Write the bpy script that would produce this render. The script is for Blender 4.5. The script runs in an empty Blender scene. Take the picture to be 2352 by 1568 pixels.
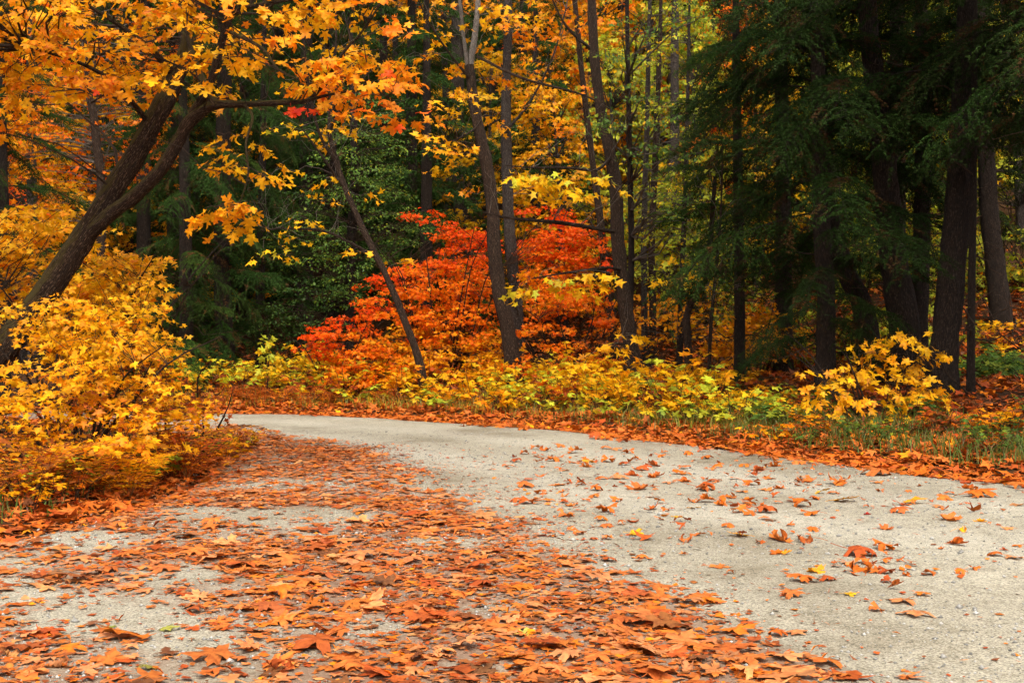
import bpy, math, random
import numpy as np
from mathutils import Matrix, Vector

# ------------------------------------------------------------------ camera, sky, sun, exposure
sc = bpy.context.scene
C = sc.collection
cam_d = bpy.data.cameras.new('camera'); cam = bpy.data.objects.new('camera', cam_d); C.objects.link(cam)
cam.location = (0, 0, 1.15); cam.rotation_euler = (math.radians(90), 0, 0)
cam_d.sensor_width = 36; cam_d.lens = 36*2640/2352; cam_d.shift_y = 16/2352
cam_d.clip_start = 0.05; cam_d.clip_end = 2000
sc.camera = cam

SUN_EL, SUN_AZ = math.radians(52), math.radians(171)      # azimuth clockwise from +Y
world = bpy.data.worlds.new('World'); sc.world = world; world.use_nodes = True
wn = world.node_tree; bg = wn.nodes['Background']
sky = wn.nodes.new('ShaderNodeTexSky'); sky.sky_type = 'NISHITA'; sky.sun_disc = False
sky.sun_elevation = SUN_EL; sky.sun_rotation = SUN_AZ
sky.air_density = 0.55; sky.dust_density = 4.0; sky.ozone_density = 0.4
veil = wn.nodes.new('ShaderNodeHueSaturation'); veil.inputs['Saturation'].default_value = 0.22      # thin even cloud
wn.links.new(sky.outputs[0], veil.inputs['Color']); wn.links.new(veil.outputs[0], bg.inputs[0]); bg.inputs[1].default_value = 0.15
sun_d = bpy.data.lights.new('sun', 'SUN'); sun = bpy.data.objects.new('sun', sun_d); C.objects.link(sun)
sun_d.energy = 1.5; sun_d.angle = math.radians(35); sun_d.color = (1.0, 0.87, 0.66)
sd = Vector((math.sin(SUN_AZ)*math.cos(SUN_EL), math.cos(SUN_AZ)*math.cos(SUN_EL), math.sin(SUN_EL)))
sun.rotation_euler = sd.to_track_quat('Z', 'Y').to_euler(); sun.location = (0, -10, 30)
vs = sc.view_settings; vs.view_transform = 'Standard'; vs.look = 'None'; vs.gamma = 1; vs.exposure = 1.5
vs.use_curve_mapping = False
sc.cycles.max_bounces = 5; sc.cycles.diffuse_bounces = 4; sc.cycles.transmission_bounces = 3
sc.cycles.glossy_bounces = 2; sc.cycles.use_denoising = True; sc.cycles.use_adaptive_sampling = True
sc.cycles.adaptive_threshold = 0.04

# ------------------------------------------------------------------ helpers
rng = np.random.default_rng(11)
F, HY, CH = 2640.0, 800.0, 1.15
def P(x, y, d):
    x, y, d = np.broadcast_arrays(np.asarray(x, float), np.asarray(y, float), np.asarray(d, float))
    return np.stack([(x-1176)/F*d, d, CH+(HY-y)/F*d], -1)
def Gd(y): return CH*F/(np.asarray(y, float)-HY)             # ground depth of a row on the level road
def unit(v): return v/np.maximum(np.linalg.norm(v, axis=-1, keepdims=True), 1e-9)

def make_mesh(name, V, Fs, tint=None, mat=None, smooth=False, tuv=None, mats=None):
    """Fs: list of integer arrays (M,k)."""
    me = bpy.data.meshes.new(name)
    V = np.asarray(V, np.float32).reshape(-1, 3)
    Fs = [np.asarray(f, np.int32) for f in (Fs if isinstance(Fs, list) else [Fs]) if len(f)]
    loops = np.concatenate([f.ravel() for f in Fs]); tot = np.concatenate([np.full(len(f), f.shape[1], np.int32) for f in Fs])
    start = np.concatenate([[0], np.cumsum(tot)[:-1]]).astype(np.int32)
    me.vertices.add(len(V)); me.vertices.foreach_set('co', V.ravel())
    me.loops.add(len(loops)); me.loops.foreach_set('vertex_index', loops)
    me.polygons.add(len(tot)); me.polygons.foreach_set('loop_start', start)
    if smooth: me.polygons.foreach_set('use_smooth', np.ones(len(tot), bool))
    if tint is not None:
        a = me.attributes.new('tint', 'FLOAT_COLOR', 'POINT')
        t = np.ones((len(V), 4), np.float32); t[:, :tint.shape[1]] = tint; a.data.foreach_set('color', t.ravel())
    if tuv is not None:
        a = me.attributes.new('tuv', 'FLOAT_VECTOR', 'POINT'); a.data.foreach_set('vector', np.asarray(tuv, np.float32).ravel())
    if mat: me.materials.append(mat)
    me.update(calc_edges=True); me.validate()
    return me
def link(name, me, parent=None, loc=None, kind=None):
    o = bpy.data.objects.new(name, me); C.objects.link(o)
    if parent is not None: o.parent = parent
    if loc is not None: o.location = loc
    if kind: o['kind'] = kind
    return o
def tag(o, label, cat, group=None, kind=None):
    o['label'] = label
    if cat: o['category'] = cat
    if group: o['group'] = group
    if kind: o['kind'] = kind
    return o
def thing(name, label, cat, loc, group=None):
    o = bpy.data.objects.new(name, None); C.objects.link(o); o.location = loc; o.empty_display_size = .2
    return tag(o, label, cat, group)

class Geo:                                               # collects vertices, faces and tints
    def __init__(s): s.V = []; s.F = {}; s.T = []; s.U = []; s.n = 0
    def add(s, V, Fc, T=None, U=None):
        V = np.asarray(V, float).reshape(-1, 3)
        for f in (Fc if isinstance(Fc, list) else [Fc]):
            f = np.asarray(f); s.F.setdefault(f.shape[1], []).append(f+s.n)
        s.V.append(V); s.n += len(V)
        s.T.append(np.ones((len(V), 4)) if T is None else T); s.U.append(np.zeros((len(V), 3)) if U is None else U)
    def mesh(s, name, mat, off=(0, 0, 0), smooth=False):
        if not s.n: return None
        return make_mesh(name, np.concatenate(s.V)-np.asarray(off), [np.concatenate(f) for f in s.F.values()],
                         np.concatenate(s.T), mat, smooth, np.concatenate(s.U))

# value noise for shapes (not shading)
_NG = rng.random((64, 64))
def vnoise(x, y):
    x = np.asarray(x, float); y = np.asarray(y, float)
    xi = np.floor(x).astype(int); yi = np.floor(y).astype(int); fx = x-xi; fy = y-yi
    fx = fx*fx*(3-2*fx); fy = fy*fy*(3-2*fy)
    g = lambda a, b: _NG[a % 64, b % 64]
    return (g(xi, yi)*(1-fx)+g(xi+1, yi)*fx)*(1-fy)+(g(xi, yi+1)*(1-fx)+g(xi+1, yi+1)*fx)*fy
def sstep(a, b, v): t = np.clip((v-a)/(b-a), 0, 1); return t*t*(3-2*t)

# ------------------------------------------------------------------ materials
def mat_new(name):
    m = bpy.data.materials.new(name); m.use_nodes = True; nt = m.node_tree; nt.nodes.clear()
    out = nt.nodes.new('ShaderNodeOutputMaterial'); return m, nt, out
def N(nt, t, **kw):
    n = nt.nodes.new(t)
    for k, v in kw.items():
        if k in n.inputs: n.inputs[k].default_value = v
        else: setattr(n, k, v)
    return n
def ramp(nt, fac, stops):
    r = nt.nodes.new('ShaderNodeValToRGB'); cr = r.color_ramp
    while len(cr.elements) < len(stops): cr.elements.new(.5)
    for e, (p, c) in zip(cr.elements, stops): e.position = p; e.color = (*c, 1) if len(c) == 3 else c
    nt.links.new(fac, r.inputs[0]); return r.outputs[0]
def mixc(nt, fac, a, b, mode='MIX'):
    m = nt.nodes.new('ShaderNodeMix'); m.data_type = 'RGBA'; m.blend_type = mode
    for s, v in ((m.inputs[0], fac), (m.inputs[6], a), (m.inputs[7], b)):
        if isinstance(v, (int, float)): s.default_value = v
        elif isinstance(v, tuple): s.default_value = (*v, 1)
        else: nt.links.new(v, s)
    return m.outputs[2]
def leaf_material(name, src, trans=.5, rough=.5, blotch=.25, spec=.18, bscale=28.0):
    m, nt, out = mat_new(name); L = nt.links.new
    if src == 'tint':
        a = N(nt, 'ShaderNodeAttribute', attribute_name='tint'); col = a.outputs['Color']
        geo = N(nt, 'ShaderNodeNewGeometry'); vec = geo.outputs['Position']
    elif src == 'object':
        a = N(nt, 'ShaderNodeObjectInfo'); col = a.outputs['Color']
        geo = N(nt, 'ShaderNodeNewGeometry'); vec = geo.outputs['Position']
    else:
        a = N(nt, 'ShaderNodeAttribute', attribute_name='tint'); b = N(nt, 'ShaderNodeObjectInfo')
        col = mixc(nt, 1.0, a.outputs['Color'], b.outputs['Color'], 'MULTIPLY')
        geo = N(nt, 'ShaderNodeNewGeometry'); vec = geo.outputs['Position']
    nz = N(nt, 'ShaderNodeTexNoise', Scale=bscale, Detail=1.0); L(vec, nz.inputs['Vector'])
    f = ramp(nt, nz.outputs[0], [(.35, (1-blotch*.75, 1-blotch, 1-blotch)), (.62, (1, 1, 1))])
    col = mixc(nt, 1.0, col, f, 'MULTIPLY')
    p = N(nt, 'ShaderNodeBsdfPrincipled', Roughness=rough); p.inputs['Specular IOR Level'].default_value = spec
    t = N(nt, 'ShaderNodeBsdfTranslucent'); mx = N(nt, 'ShaderNodeMixShader'); mx.inputs[0].default_value = trans
    L(col, p.inputs['Base Color']); L(col, t.inputs[0]); L(p.outputs[0], mx.inputs[1]); L(t.outputs[0], mx.inputs[2])
    L(mx.outputs[0], out.inputs[0]); return m
M_leaf = leaf_material('leaf_foliage', 'tint')
M_leafo = leaf_material('leaf_single', 'object')
M_leafc = leaf_material('leaf_copy', 'both')
M_litter = leaf_material('fallen_leaf', 'tint', .15, .7, .35, .2, 34)
M_littero = leaf_material('fallen_leaf_single', 'object', .15, .65, .35, .25, 34)
M_needle = leaf_material('needles', 'both', .15, .75, .35, .08, 9)
M_grass = leaf_material('grass_blades', 'tint', .3, .5, .3, .3, 5)

def bark_material(name, dark, light, moss=None, patch=None, scale=6.0, bump=.9):
    m, nt, out = mat_new(name); L = nt.links.new
    a = N(nt, 'ShaderNodeAttribute', attribute_name='tuv')
    mp = N(nt, 'ShaderNodeMapping'); mp.inputs['Scale'].default_value = (2.0, 2.0, .8); L(a.outputs['Vector'], mp.inputs[0])
    n1 = N(nt, 'ShaderNodeTexNoise', Scale=scale, Detail=8.0, Roughness=.65); L(mp.outputs[0], n1.inputs['Vector'])
    v = N(nt, 'ShaderNodeTexVoronoi', Scale=scale*1.4, feature='DISTANCE_TO_EDGE'); L(mp.outputs[0], v.inputs['Vector'])
    col = ramp(nt, n1.outputs[0], [(.32, dark), (.68, light)])
    cr = ramp(nt, v.outputs['Distance'], [(.0, (.25, .23, .22)), (.16, (1, 1, 1))]); col = mixc(nt, .9, col, cr, 'MULTIPLY')
    if patch:
        n3 = N(nt, 'ShaderNodeTexNoise', Scale=scale*2.6, Detail=3.0); L(a.outputs['Vector'], n3.inputs['Vector'])
        pf = ramp(nt, n3.outputs[0], [(.57, (0, 0, 0)), (.64, (1, 1, 1))]); col = mixc(nt, pf, col, patch)
    if moss:
        g = N(nt, 'ShaderNodeNewGeometry'); sx = N(nt, 'ShaderNodeSeparateXYZ'); L(g.outputs['Normal'], sx.inputs[0])
        n2 = N(nt, 'ShaderNodeTexNoise', Scale=scale*.7, Detail=5.0); L(a.outputs['Vector'], n2.inputs['Vector'])
        ad = N(nt, 'ShaderNodeMath', operation='MULTIPLY_ADD'); L(sx.outputs[2], ad.inputs[0]); ad.inputs[1].default_value = .55; L(n2.outputs[0], ad.inputs[2])
        mf = ramp(nt, ad.outputs[0], [(.48, (0, 0, 0)), (.72, (.9, .9, .9))]); col = mixc(nt, mf, col, moss)
    hs = N(nt, 'ShaderNodeMath', operation='MULTIPLY'); L(n1.outputs[0], hs.inputs[0]); L(cr, hs.inputs[1])
    b = N(nt, 'ShaderNodeBump', Strength=bump, Distance=.06); L(hs.outputs[0], b.inputs['Height'])
    p = N(nt, 'ShaderNodeBsdfPrincipled', Roughness=.85); p.inputs['Specular IOR Level'].default_value = .2
    L(col, p.inputs['Base Color']); L(b.outputs[0], p.inputs['Normal']); L(p.outputs[0], out.inputs[0]); return m
M_bark_maple = bark_material('bark_mossy_maple', (.010, .0045, .0018), (.066, .029, .011), (.075, .052, .005), (.19, .115, .065), 8.0, 1.0)
M_bark = bark_material('bark_brown', (.010, .005, .003), (.060, .030, .015), None, (.12, .075, .045))
M_bark_grey = bark_material('bark_grey', (.022, .016, .013), (.078, .058, .046), None, (.13, .105, .09))
M_bark_pale = bark_material('bark_pale', (.14, .115, .10), (.34, .29, .25), None, (.42, .38, .33))
M_bark_dark = bark_material('bark_conifer', (.008, .0045, .003), (.034, .019, .011), None, (.065, .042, .027))
M_twig = bark_material('twig_bark', (.04, .022, .012), (.12, .07, .04))
M_twig_grey = bark_material('twig_grey', (.10, .08, .065), (.30, .24, .19))

def ground_material():
    m, nt, out = mat_new('forest_floor'); L = nt.links.new
    g = N(nt, 'ShaderNodeNewGeometry')
    n1 = N(nt, 'ShaderNodeTexNoise', Scale=1.3, Detail=6.0, Roughness=.7); L(g.outputs['Position'], n1.inputs['Vector'])
    n2 = N(nt, 'ShaderNodeTexNoise', Scale=14.0, Detail=5.0, Roughness=.7); L(g.outputs['Position'], n2.inputs['Vector'])
    a = ramp(nt, n1.outputs[0], [(.3, (.025, .015, .008)), (.5, (.065, .028, .012)), (.7, (.04, .034, .012))])
    b = ramp(nt, n2.outputs[0], [(.35, (.35, .33, .3)), (.65, (1.2, 1.1, 1.0))])
    col = mixc(nt, 1.0, a, b, 'MULTIPLY')
    bp = N(nt, 'ShaderNodeBump', Strength=.8, Distance=.05); L(n2.outputs[0], bp.inputs['Height'])
    p = N(nt, 'ShaderNodeBsdfPrincipled', Roughness=.95); p.inputs['Specular IOR Level'].default_value = .1
    L(col, p.inputs['Base Color']); L(bp.outputs[0], p.inputs['Normal']); L(p.outputs[0], out.inputs[0]); return m
def road_material():
    m, nt, out = mat_new('gravel_road'); L = nt.links.new
    g = N(nt, 'ShaderNodeNewGeometry'); at = N(nt, 'ShaderNodeAttribute', attribute_name='tint')
    pos = g.outputs['Position']
    n1 = N(nt, 'ShaderNodeTexNoise', Scale=.55, Detail=4.0, Roughness=.6); L(pos, n1.inputs['Vector'])
    n2 = N(nt, 'ShaderNodeTexNoise', Scale=7.0, Detail=6.0, Roughness=.7); L(pos, n2.inputs['Vector'])
    n3 = N(nt, 'ShaderNodeTexNoise', Scale=75.0, Detail=4.0, Roughness=.8); L(pos, n3.inputs['Vector'])
    v = N(nt, 'ShaderNodeTexVoronoi', Scale=55.0); L(pos, v.inputs['Vector'])
    base = ramp(nt, n1.outputs[0], [(.3, (.155, .130, .090)), (.48, (.245, .222, .172)), (.7, (.30, .276, .218))])
    f2 = ramp(nt, n2.outputs[0], [(.28, (.66, .63, .58)), (.5, (1, 1, 1)), (.72, (1.14, 1.14, 1.14))]); base = mixc(nt, .85, base, f2, 'MULTIPLY')
    f3 = ramp(nt, n3.outputs[0], [(.33, (.55, .54, .52)), (.5, (.98, .98, .98)), (.68, (1.28, 1.28, 1.26))]); base = mixc(nt, .8, base, f3, 'MULTIPLY')
    st = ramp(nt, v.outputs['Distance'], [(.10, (1, 1, 1)), (.22, (0, 0, 0))])
    sep = N(nt, 'ShaderNodeSeparateColor'); L(at.outputs['Color'], sep.inputs[0])
    tw_ = N(nt, 'ShaderNodeMath', operation='MULTIPLY'); L(sep.outputs[1], tw_.inputs[0]); L(n2.outputs[0], tw_.inputs[1])
    base = mixc(nt, tw_.outputs[0], base, (.36, .34, .285))                      # wheel-worn, paler tracks
    v2 = N(nt, 'ShaderNodeTexVoronoi', Scale=150.0); L(pos, v2.inputs['Vector']); sv = N(nt, 'ShaderNodeSeparateColor'); L(v2.outputs['Color'], sv.inputs[0])
    base = mixc(nt, .75, base, ramp(nt, sv.outputs[0], [(.05, (.36, .35, .33)), (.4, (.92, .92, .92)), (.9, (1.4, 1.4, 1.38))]), 'MULTIPLY')
    vc = N(nt, 'ShaderNodeSeparateColor'); L(v.outputs['Color'], vc.inputs[0])
    sel = ramp(nt, vc.outputs[0], [(.80, (0, 0, 0)), (.86, (1, 1, 1))]); stm = mixc(nt, 1.0, st, sel, 'MULTIPLY')
    stc = ramp(nt, vc.outputs[1], [(.2, (.12, .12, .12)), (.6, (.40, .39, .37)), (.95, (.54, .54, .52))])
    base = mixc(nt, stm, base, stc)
    # damp brown leaf dust lies where the litter lies (attribute: litter cover of the road)
    n4 = N(nt, 'ShaderNodeTexNoise', Scale=5.0, Detail=6.0, Roughness=.75); L(pos, n4.inputs['Vector'])
    ms = N(nt, 'ShaderNodeMath', operation='MULTIPLY_ADD'); L(sep.outputs[0], ms.inputs[0]); ms.inputs[1].default_value = .62; L(n4.outputs[0], ms.inputs[2])
    mf = ramp(nt, ms.outputs[0], [(.62, (0, 0, 0)), (1.0, (.8, .8, .8))]); base = mixc(nt, mf, base, (.17, .095, .06))
    bp = N(nt, 'ShaderNodeBump', Strength=.55, Distance=.012)
    h = N(nt, 'ShaderNodeMath', operation='ADD'); L(sv.outputs[0], h.inputs[0]); L(n2.outputs[0], h.inputs[1]); L(h.outputs[0], bp.inputs['Height'])
    p = N(nt, 'ShaderNodeBsdfPrincipled', Roughness=.92); p.inputs['Specular IOR Level'].default_value = .15
    L(base, p.inputs['Base Color']); L(bp.outputs[0], p.inputs['Normal']); L(p.outputs[0], out.inputs[0]); return m
M_ground = ground_material(); M_road = road_material()
def plain_material(name, lo, hi, scale=60):
    m, nt, out = mat_new(name); L = nt.links.new
    a = N(nt, 'ShaderNodeAttribute', attribute_name='tint'); g = N(nt, 'ShaderNodeNewGeometry')
    n = N(nt, 'ShaderNodeTexNoise', Scale=float(scale), Detail=3.0); L(g.outputs['Position'], n.inputs['Vector'])
    c = mixc(nt, 1.0, a.outputs['Color'], ramp(nt, n.outputs[0], [(.3, (lo,)*3), (.7, (hi,)*3)]), 'MULTIPLY')
    p = N(nt, 'ShaderNodeBsdfPrincipled', Roughness=.9); L(c, p.inputs['Base Color']); L(p.outputs[0], out.inputs[0]); return m
M_stone = plain_material('pebble', .7, 1.1)

# ------------------------------------------------------------------ colours (leaf albedo)
YEL, AMB, ORA, RED = (.88, .49, .008), (.87, .37, .006), (.86, .235, .005), (.90, .08, .003)
LIME, YGR, GRN, DGR = (.50, .55, .035), (.30, .34, .02), (.105, .195, .03), (.035, .08, .016)
BRN, DRY, RUST, PALE = (.17, .062, .02), (.53, .148, .024), (.39, .07, .010), (.57, .24, .085)
ORD = (.92, .165, .003)
PAL = {
 'maple': [(YEL, .25), (AMB, .5), (ORA, .25)], 'maple_or': [(AMB, .35), (ORA, .6), (RED, .05)],
 'maple_ye': [(YEL, .6), (AMB, .4)], 'bush': [(YEL, .5), (AMB, .45), (ORA, .05)], 'bush_low': [(YEL, .3), (AMB, .5), (ORA, .1), (RUST, .1)],
 'red': [(RED, .75), (ORD, .25)], 'redor': [(RED, .3), (ORD, .7)], 'orange': [(ORD, .5), (ORA, .4), (AMB, .1)], 'orange_ye': [(ORA, .22), (AMB, .63), (YEL, .15)],
 'yellow': [(YEL, .8), (LIME, .2)], 'lime': [(LIME, .65), (YEL, .35)], 'ygreen': [(YGR, .45), (LIME, .35), (YEL, .12), (GRN, .08)],
 'green': [(GRN, .75), (YGR, .12), (DGR, .13)], 'dgreen': [(DGR, .7), (GRN, .3)], 'rust': [(RUST, .5), (BRN, .3), (ORA, .2)],
 'litter': [(DRY, .42), ((.60, .16, .008), .08), (PALE, .23), (RUST, .18), (BRN, .09)], 'litter_dark': [(RUST, .5), (ORA, .25), (BRN, .25)],
 'litter_edge': [((.53, .12, .006), .4), (DRY, .35), (RUST, .22), (AMB, .03)],
 'deepred': [((.42, .02, .004), .8), (RED, .2)], 'shade_yel': [(YEL, .55), (AMB, .45)],
}
def pick(pal, n, jit=.14):
    cols = np.array([c for c, _ in PAL[pal]]); w = np.array([w for _, w in PAL[pal]]); w = w/w.sum()
    a = cols[rng.choice(len(w), n, p=w)]; b = cols[rng.choice(len(w), n, p=w)]; t = rng.random((n, 1))*.45
    return np.clip((a*(1-t)+b*t)*rng.uniform(1-jit*2.2, 1+jit*.6, (n, 1))*rng.uniform(1-jit*.4, 1+jit*.4, (n, 3)), 0, .95)

# ------------------------------------------------------------------ leaf shapes (base at origin, tip +Y, about 1 long)
def mirror(pts): return np.array([(0, pts[0][1])] + pts[1:-1] + [pts[-1]] + [(-x, y) for x, y in pts[1:-1][::-1]])
LEAF_HI = mirror([(0, .02), (.16, -.04), (.34, -.10), (.30, .06), (.40, .12), (.24, .20), (.46, .30), (.62, .36), (.58, .46), (.68, .63), (.48, .56),
                  (.40, .62), (.16, .48), (.20, .66), (.29, .80), (.13, .84), (0, 1.06)])
LEAF_MID = mirror([(0, .02), (.36, -.08), (.23, .19), (.50, .31), (.67, .60), (.16, .49), (.25, .78), (0, 1.05)])
LEAF_LOW = mirror([(0, 0), (.36, .0), (.22, .22), (.62, .55), (.17, .52), (0, 1.03)])
LEAF_OVAL = mirror([(0, 0), (.30, .30), (.24, .70), (0, 1.0)])
LEAF_KITE = mirror([(0, 0), (.42, .42), (0, 1.0)])
def fan(outline, c=(0, .36)):
    n = len(outline); V = np.vstack([[c], outline]); i = np.arange(n)
    return V, np.stack([np.zeros(n, int), 1+i, 1+(i+1) % n], 1)
T_MID, T_LOW, T_OVAL = fan(LEAF_MID), fan(LEAF_LOW), fan(LEAF_OVAL)
T_KITE = (LEAF_KITE, np.array([[0, 1, 2], [0, 2, 3]]))
def ringed(outline, c=(0, .36)):
    n = len(outline); c = np.array(c); inner = c+(outline-c)*.5
    V = np.vstack([[c], inner, outline]); i = np.arange(n); j = (i+1) % n
    tri = np.stack([np.zeros(n, int), 1+i, 1+j], 1); quad = np.stack([1+i, 1+n+i, 1+n+j, 1+j], 1)
    return V, tri, quad
def bend(v, k):                                          # roll a coordinate about an axis
    k = np.where(np.abs(k) < 1e-3, 1e-3, k); return np.sin(k*v)/k, (1-np.cos(k*v))/k
def leaf_batch(tmpl, p, t, n, size, kx, ky, tw=None):
    """world vertices of many leaves; p,t,n (N,3); size,kx,ky (N,)"""
    V2, Fc = tmpl[0], tmpl[1]; n_ = len(p)
    t = unit(t); n = unit(n-(n*t).sum(-1, keepdims=True)*t); s = np.cross(t, n)
    x = np.repeat(V2[None, :, 0], n_, 0); y = np.repeat(V2[None, :, 1], n_, 0)-.38
    bx, zx = bend(x, kx[:, None]); by, zy = bend(y, ky[:, None])
    z = zx+zy
    if tw is not None: z = z+tw[:, None]*x*y
    by = by+.38
    W = p[:, None]+size[:, None, None]*(bx[..., None]*s[:, None]+by[..., None]*t[:, None]+z[..., None]*n[:, None])
    Fa = (Fc[None]+(np.arange(n_)*len(V2))[:, None, None]).reshape(-1, Fc.shape[1])
    return W, Fa
def frames(t, n):
    t = unit(t); n = unit(n-(n*t).sum(-1, keepdims=True)*t); return np.cross(t, n), t, n

def hero_leaf_mesh(name, outline, kx, ky, tw, mat, stem=.55, wob=.05, seed=0):
    r = np.random.default_rng(seed)
    V2, tri, quad = ringed(outline); x, y = V2[:, 0], V2[:, 1]-.38
    x = x*(1+.06*r.standard_normal()); bx, zx = bend(x, kx); by, zy = bend(y, ky)
    z = zx+zy+tw*x*y+wob*r.standard_normal(len(x))*np.hypot(x, y)-.05*np.abs(np.cos(3*np.arctan2(y, x)))*np.hypot(x, y)
    V = np.stack([bx, by+.38, z], 1)
    g = Geo(); g.add(V, [tri, quad])
    if stem:                                             # petiole: a thin three-sided tube
        a = np.linspace(0, 1, 4); c = np.stack([.05*np.sin(a*2), -a*stem+.04, V[1+len(outline)//2*0][2]*0+.05*a*(1-a)+zy[1+len(outline)]*(1-a)], 1)
        ang = np.arange(3)*2*np.pi/3; ring = np.stack([np.cos(ang), 0*ang, np.sin(ang)], 1)*.016
        TV = (c[:, None]+ring[None]).reshape(-1, 3); q = []
        for i in range(3):
            for j in range(3): q.append([i*3+j, i*3+(j+1) % 3, i*3+3+(j+1) % 3, i*3+3+j])
        g.add(TV, np.array(q))
    me = g.mesh(name, mat, smooth=False); return me

# ------------------------------------------------------------------ tubes
def catmull(pts, rad, sub):
    pts = np.asarray(pts, float); rad = np.asarray(rad, float)
    if len(pts) == 2: sub = max(sub, 3)
    p = np.vstack([2*pts[0]-pts[1], pts, 2*pts[-1]-pts[-2]]); out = []; ro = []
    for i in range(1, len(p)-2):
        for u in np.linspace(0, 1, sub, endpoint=False):
            a, b, c, d = p[i-1], p[i], p[i+1], p[i+2]
            out.append(.5*((2*b)+(c-a)*u+(2*a-5*b+4*c-d)*u*u+(3*b-a-3*c+d)*u**3)); ro.append(rad[i-1]*(1-u)+rad[i]*u)
    out.append(pts[-1]); ro.append(rad[-1]); return np.array(out), np.array(ro)
def tube(g, pts, rad, sides=12, sub=6, rough=.08, flare=0.0, wob=0.0):
    c, r = catmull(pts, rad, sub); K = len(c)
    tan = unit(np.gradient(c, axis=0)); ref = np.array([1., .2, .1]) if abs(tan[0][0]) < .8 else np.array([0, 1., 0])
    L = np.concatenate([[0], np.cumsum(np.linalg.norm(np.diff(c, axis=0), axis=1))])
    if wob: c = c+wob*np.stack([vnoise(L*1.1+rng.random()*50, L*0)-.5, vnoise(L*1.3+rng.random()*50, L*0)-.5, 0*L], 1)*np.minimum(1, L)[:, None]
    if flare: r = r*(1+flare*np.exp(-L/.22))
    u = unit(np.cross(tan, ref)); v = np.cross(tan, u); ang = np.arange(sides)*2*np.pi/sides
    so = rng.random()*60
    rr = r[:, None]*(1+rough*2*(vnoise(L[:, None]*5+so, ang[None]*2.2+so)-.5)+rough*(vnoise(L[:, None]*14+so, ang[None]*5+so)-.5)+rough*1.1*(vnoise(L[:, None]*2.2+so, ang[None]*sides/2.6+so)-.5))
    V = c[:, None]+rr[..., None]*(np.cos(ang)[None, :, None]*u[:, None]+np.sin(ang)[None, :, None]*v[:, None])
    U = np.stack(np.broadcast_arrays(np.cos(ang)[None]*(.5+r[:, None]*4), np.sin(ang)[None]*(.5+r[:, None]*4), L[:, None]*1.2+so), -1)
    i, j = np.meshgrid(np.arange(K-1), np.arange(sides), indexing='ij'); j2 = (j+1) % sides
    q = np.stack([i*sides+j, i*sides+j2, (i+1)*sides+j2, (i+1)*sides+j], -1).reshape(-1, 4)
    g.add(V, q, None, U.reshape(-1, 3)); return c
def twigs(g, p0, p1, lift, r0, r1, K=5, S=3, wig=.03):
    n = len(p0)
    if not n: return
    d = np.linalg.norm(p1-p0, axis=1, keepdims=True); m = (p0+p1)/2+np.array([0, 0, 1.])*lift*d+rng.standard_normal((n, 3))*.08*d
    u = np.linspace(0, 1, K)[None, :, None]
    c = (1-u)**2*p0[:, None]+2*u*(1-u)*m[:, None]+u*u*p1[:, None]
    c[:, 1:-1] += rng.standard_normal((n, K-2, 3))*wig*d[:, None]
    tan = unit(np.gradient(c, axis=1)); a = unit(np.cross(tan, np.array([.31, .83, .22]))); b = np.cross(tan, a)
    r = (np.asarray(r0).reshape(-1, 1)*(1-u[..., 0])+np.asarray(r1).reshape(-1, 1)*u[..., 0])
    ang = np.arange(S)*2*np.pi/S
    V = c[:, :, None]+r[..., None, None]*(np.cos(ang)[None, None, :, None]*a[:, :, None]+np.sin(ang)[None, None, :, None]*b[:, :, None])
    i, j = np.meshgrid(np.arange(K-1), np.arange(S), indexing='ij'); j2 = (j+1) % S
    q = np.stack([i*S+j, i*S+j2, (i+1)*S+j2, (i+1)*S+j], -1).reshape(-1, 4)
    Fa = (q[None]+(np.arange(n)*K*S)[:, None, None]).reshape(-1, 4)
    U = np.stack(np.broadcast_arrays(np.cos(ang)[None, None]*.4, np.sin(ang)[None, None]*.4, (u[..., 0]*d)[..., None]+np.arange(n)[:, None, None]*.37), -1)
    g.add(V, Fa, None, U.reshape(-1, 3))

# ------------------------------------------------------------------ road and terrain
def gp(x, y): d = Gd(y); return ((x-1176)/F*d, d)
far_px = [(500, 947), (800, 953), (1000, 965), (1200, 975), (1400, 993), (1600, 1016), (1800, 1040), (2000, 1062), (2352, 1103)]
FAR = [(-90, 22), (-40, 23.5), (-16, 22.6), (-9, 21.6)]+[gp(*p) for p in far_px]+[(7.5, 8.2), (13, 5), (22, 0), (40, -12), (60, -40)]
NEAR = [(-90, 16.5), (-40, 18), (-16, 18.2), (-10, 17.9), (-6.4, 17.0), (-4.5, 15.0), (-3.35, 12.4), (-3.0, 10.4), (-2.95, 8.6), (-3.3, 6.9), (-4.6, 5.2), (-8, 3.2), (-15, .5), (-30, -8), (-45, -40)]
def smooth_line(pts, k): return catmull(np.array([(*p, 0) for p in pts]), np.ones(len(pts)), k)[0][:, :2]
FARL, NEARL = smooth_line(FAR, 6), smooth_line(NEAR, 6)
ROADP = np.vstack([FARL, NEARL[::-1]])
def seg_dist(x, y, line):
    best = np.full(x.shape, 1e9)
    for a, b in zip(line[:-1], line[1:]):
        d = b-a; t = np.clip(((x-a[0])*d[0]+(y-a[1])*d[1])/(d@d), 0, 1)
        best = np.minimum(best, np.hypot(x-a[0]-t*d[0], y-a[1]-t*d[1]))
    return best
def inside(x, y):
    r = np.zeros(x.shape, bool); a = ROADP
    for i in range(len(a)):
        x1, y1 = a[i]; x2, y2 = a[i-1]
        c = ((y1 > y) != (y2 > y)); r ^= c & (x < (x2-x1)*(y-y1)/((y2-y1) if y2 != y1 else 1e-9)+x1)
    return r
LUT = []
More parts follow.
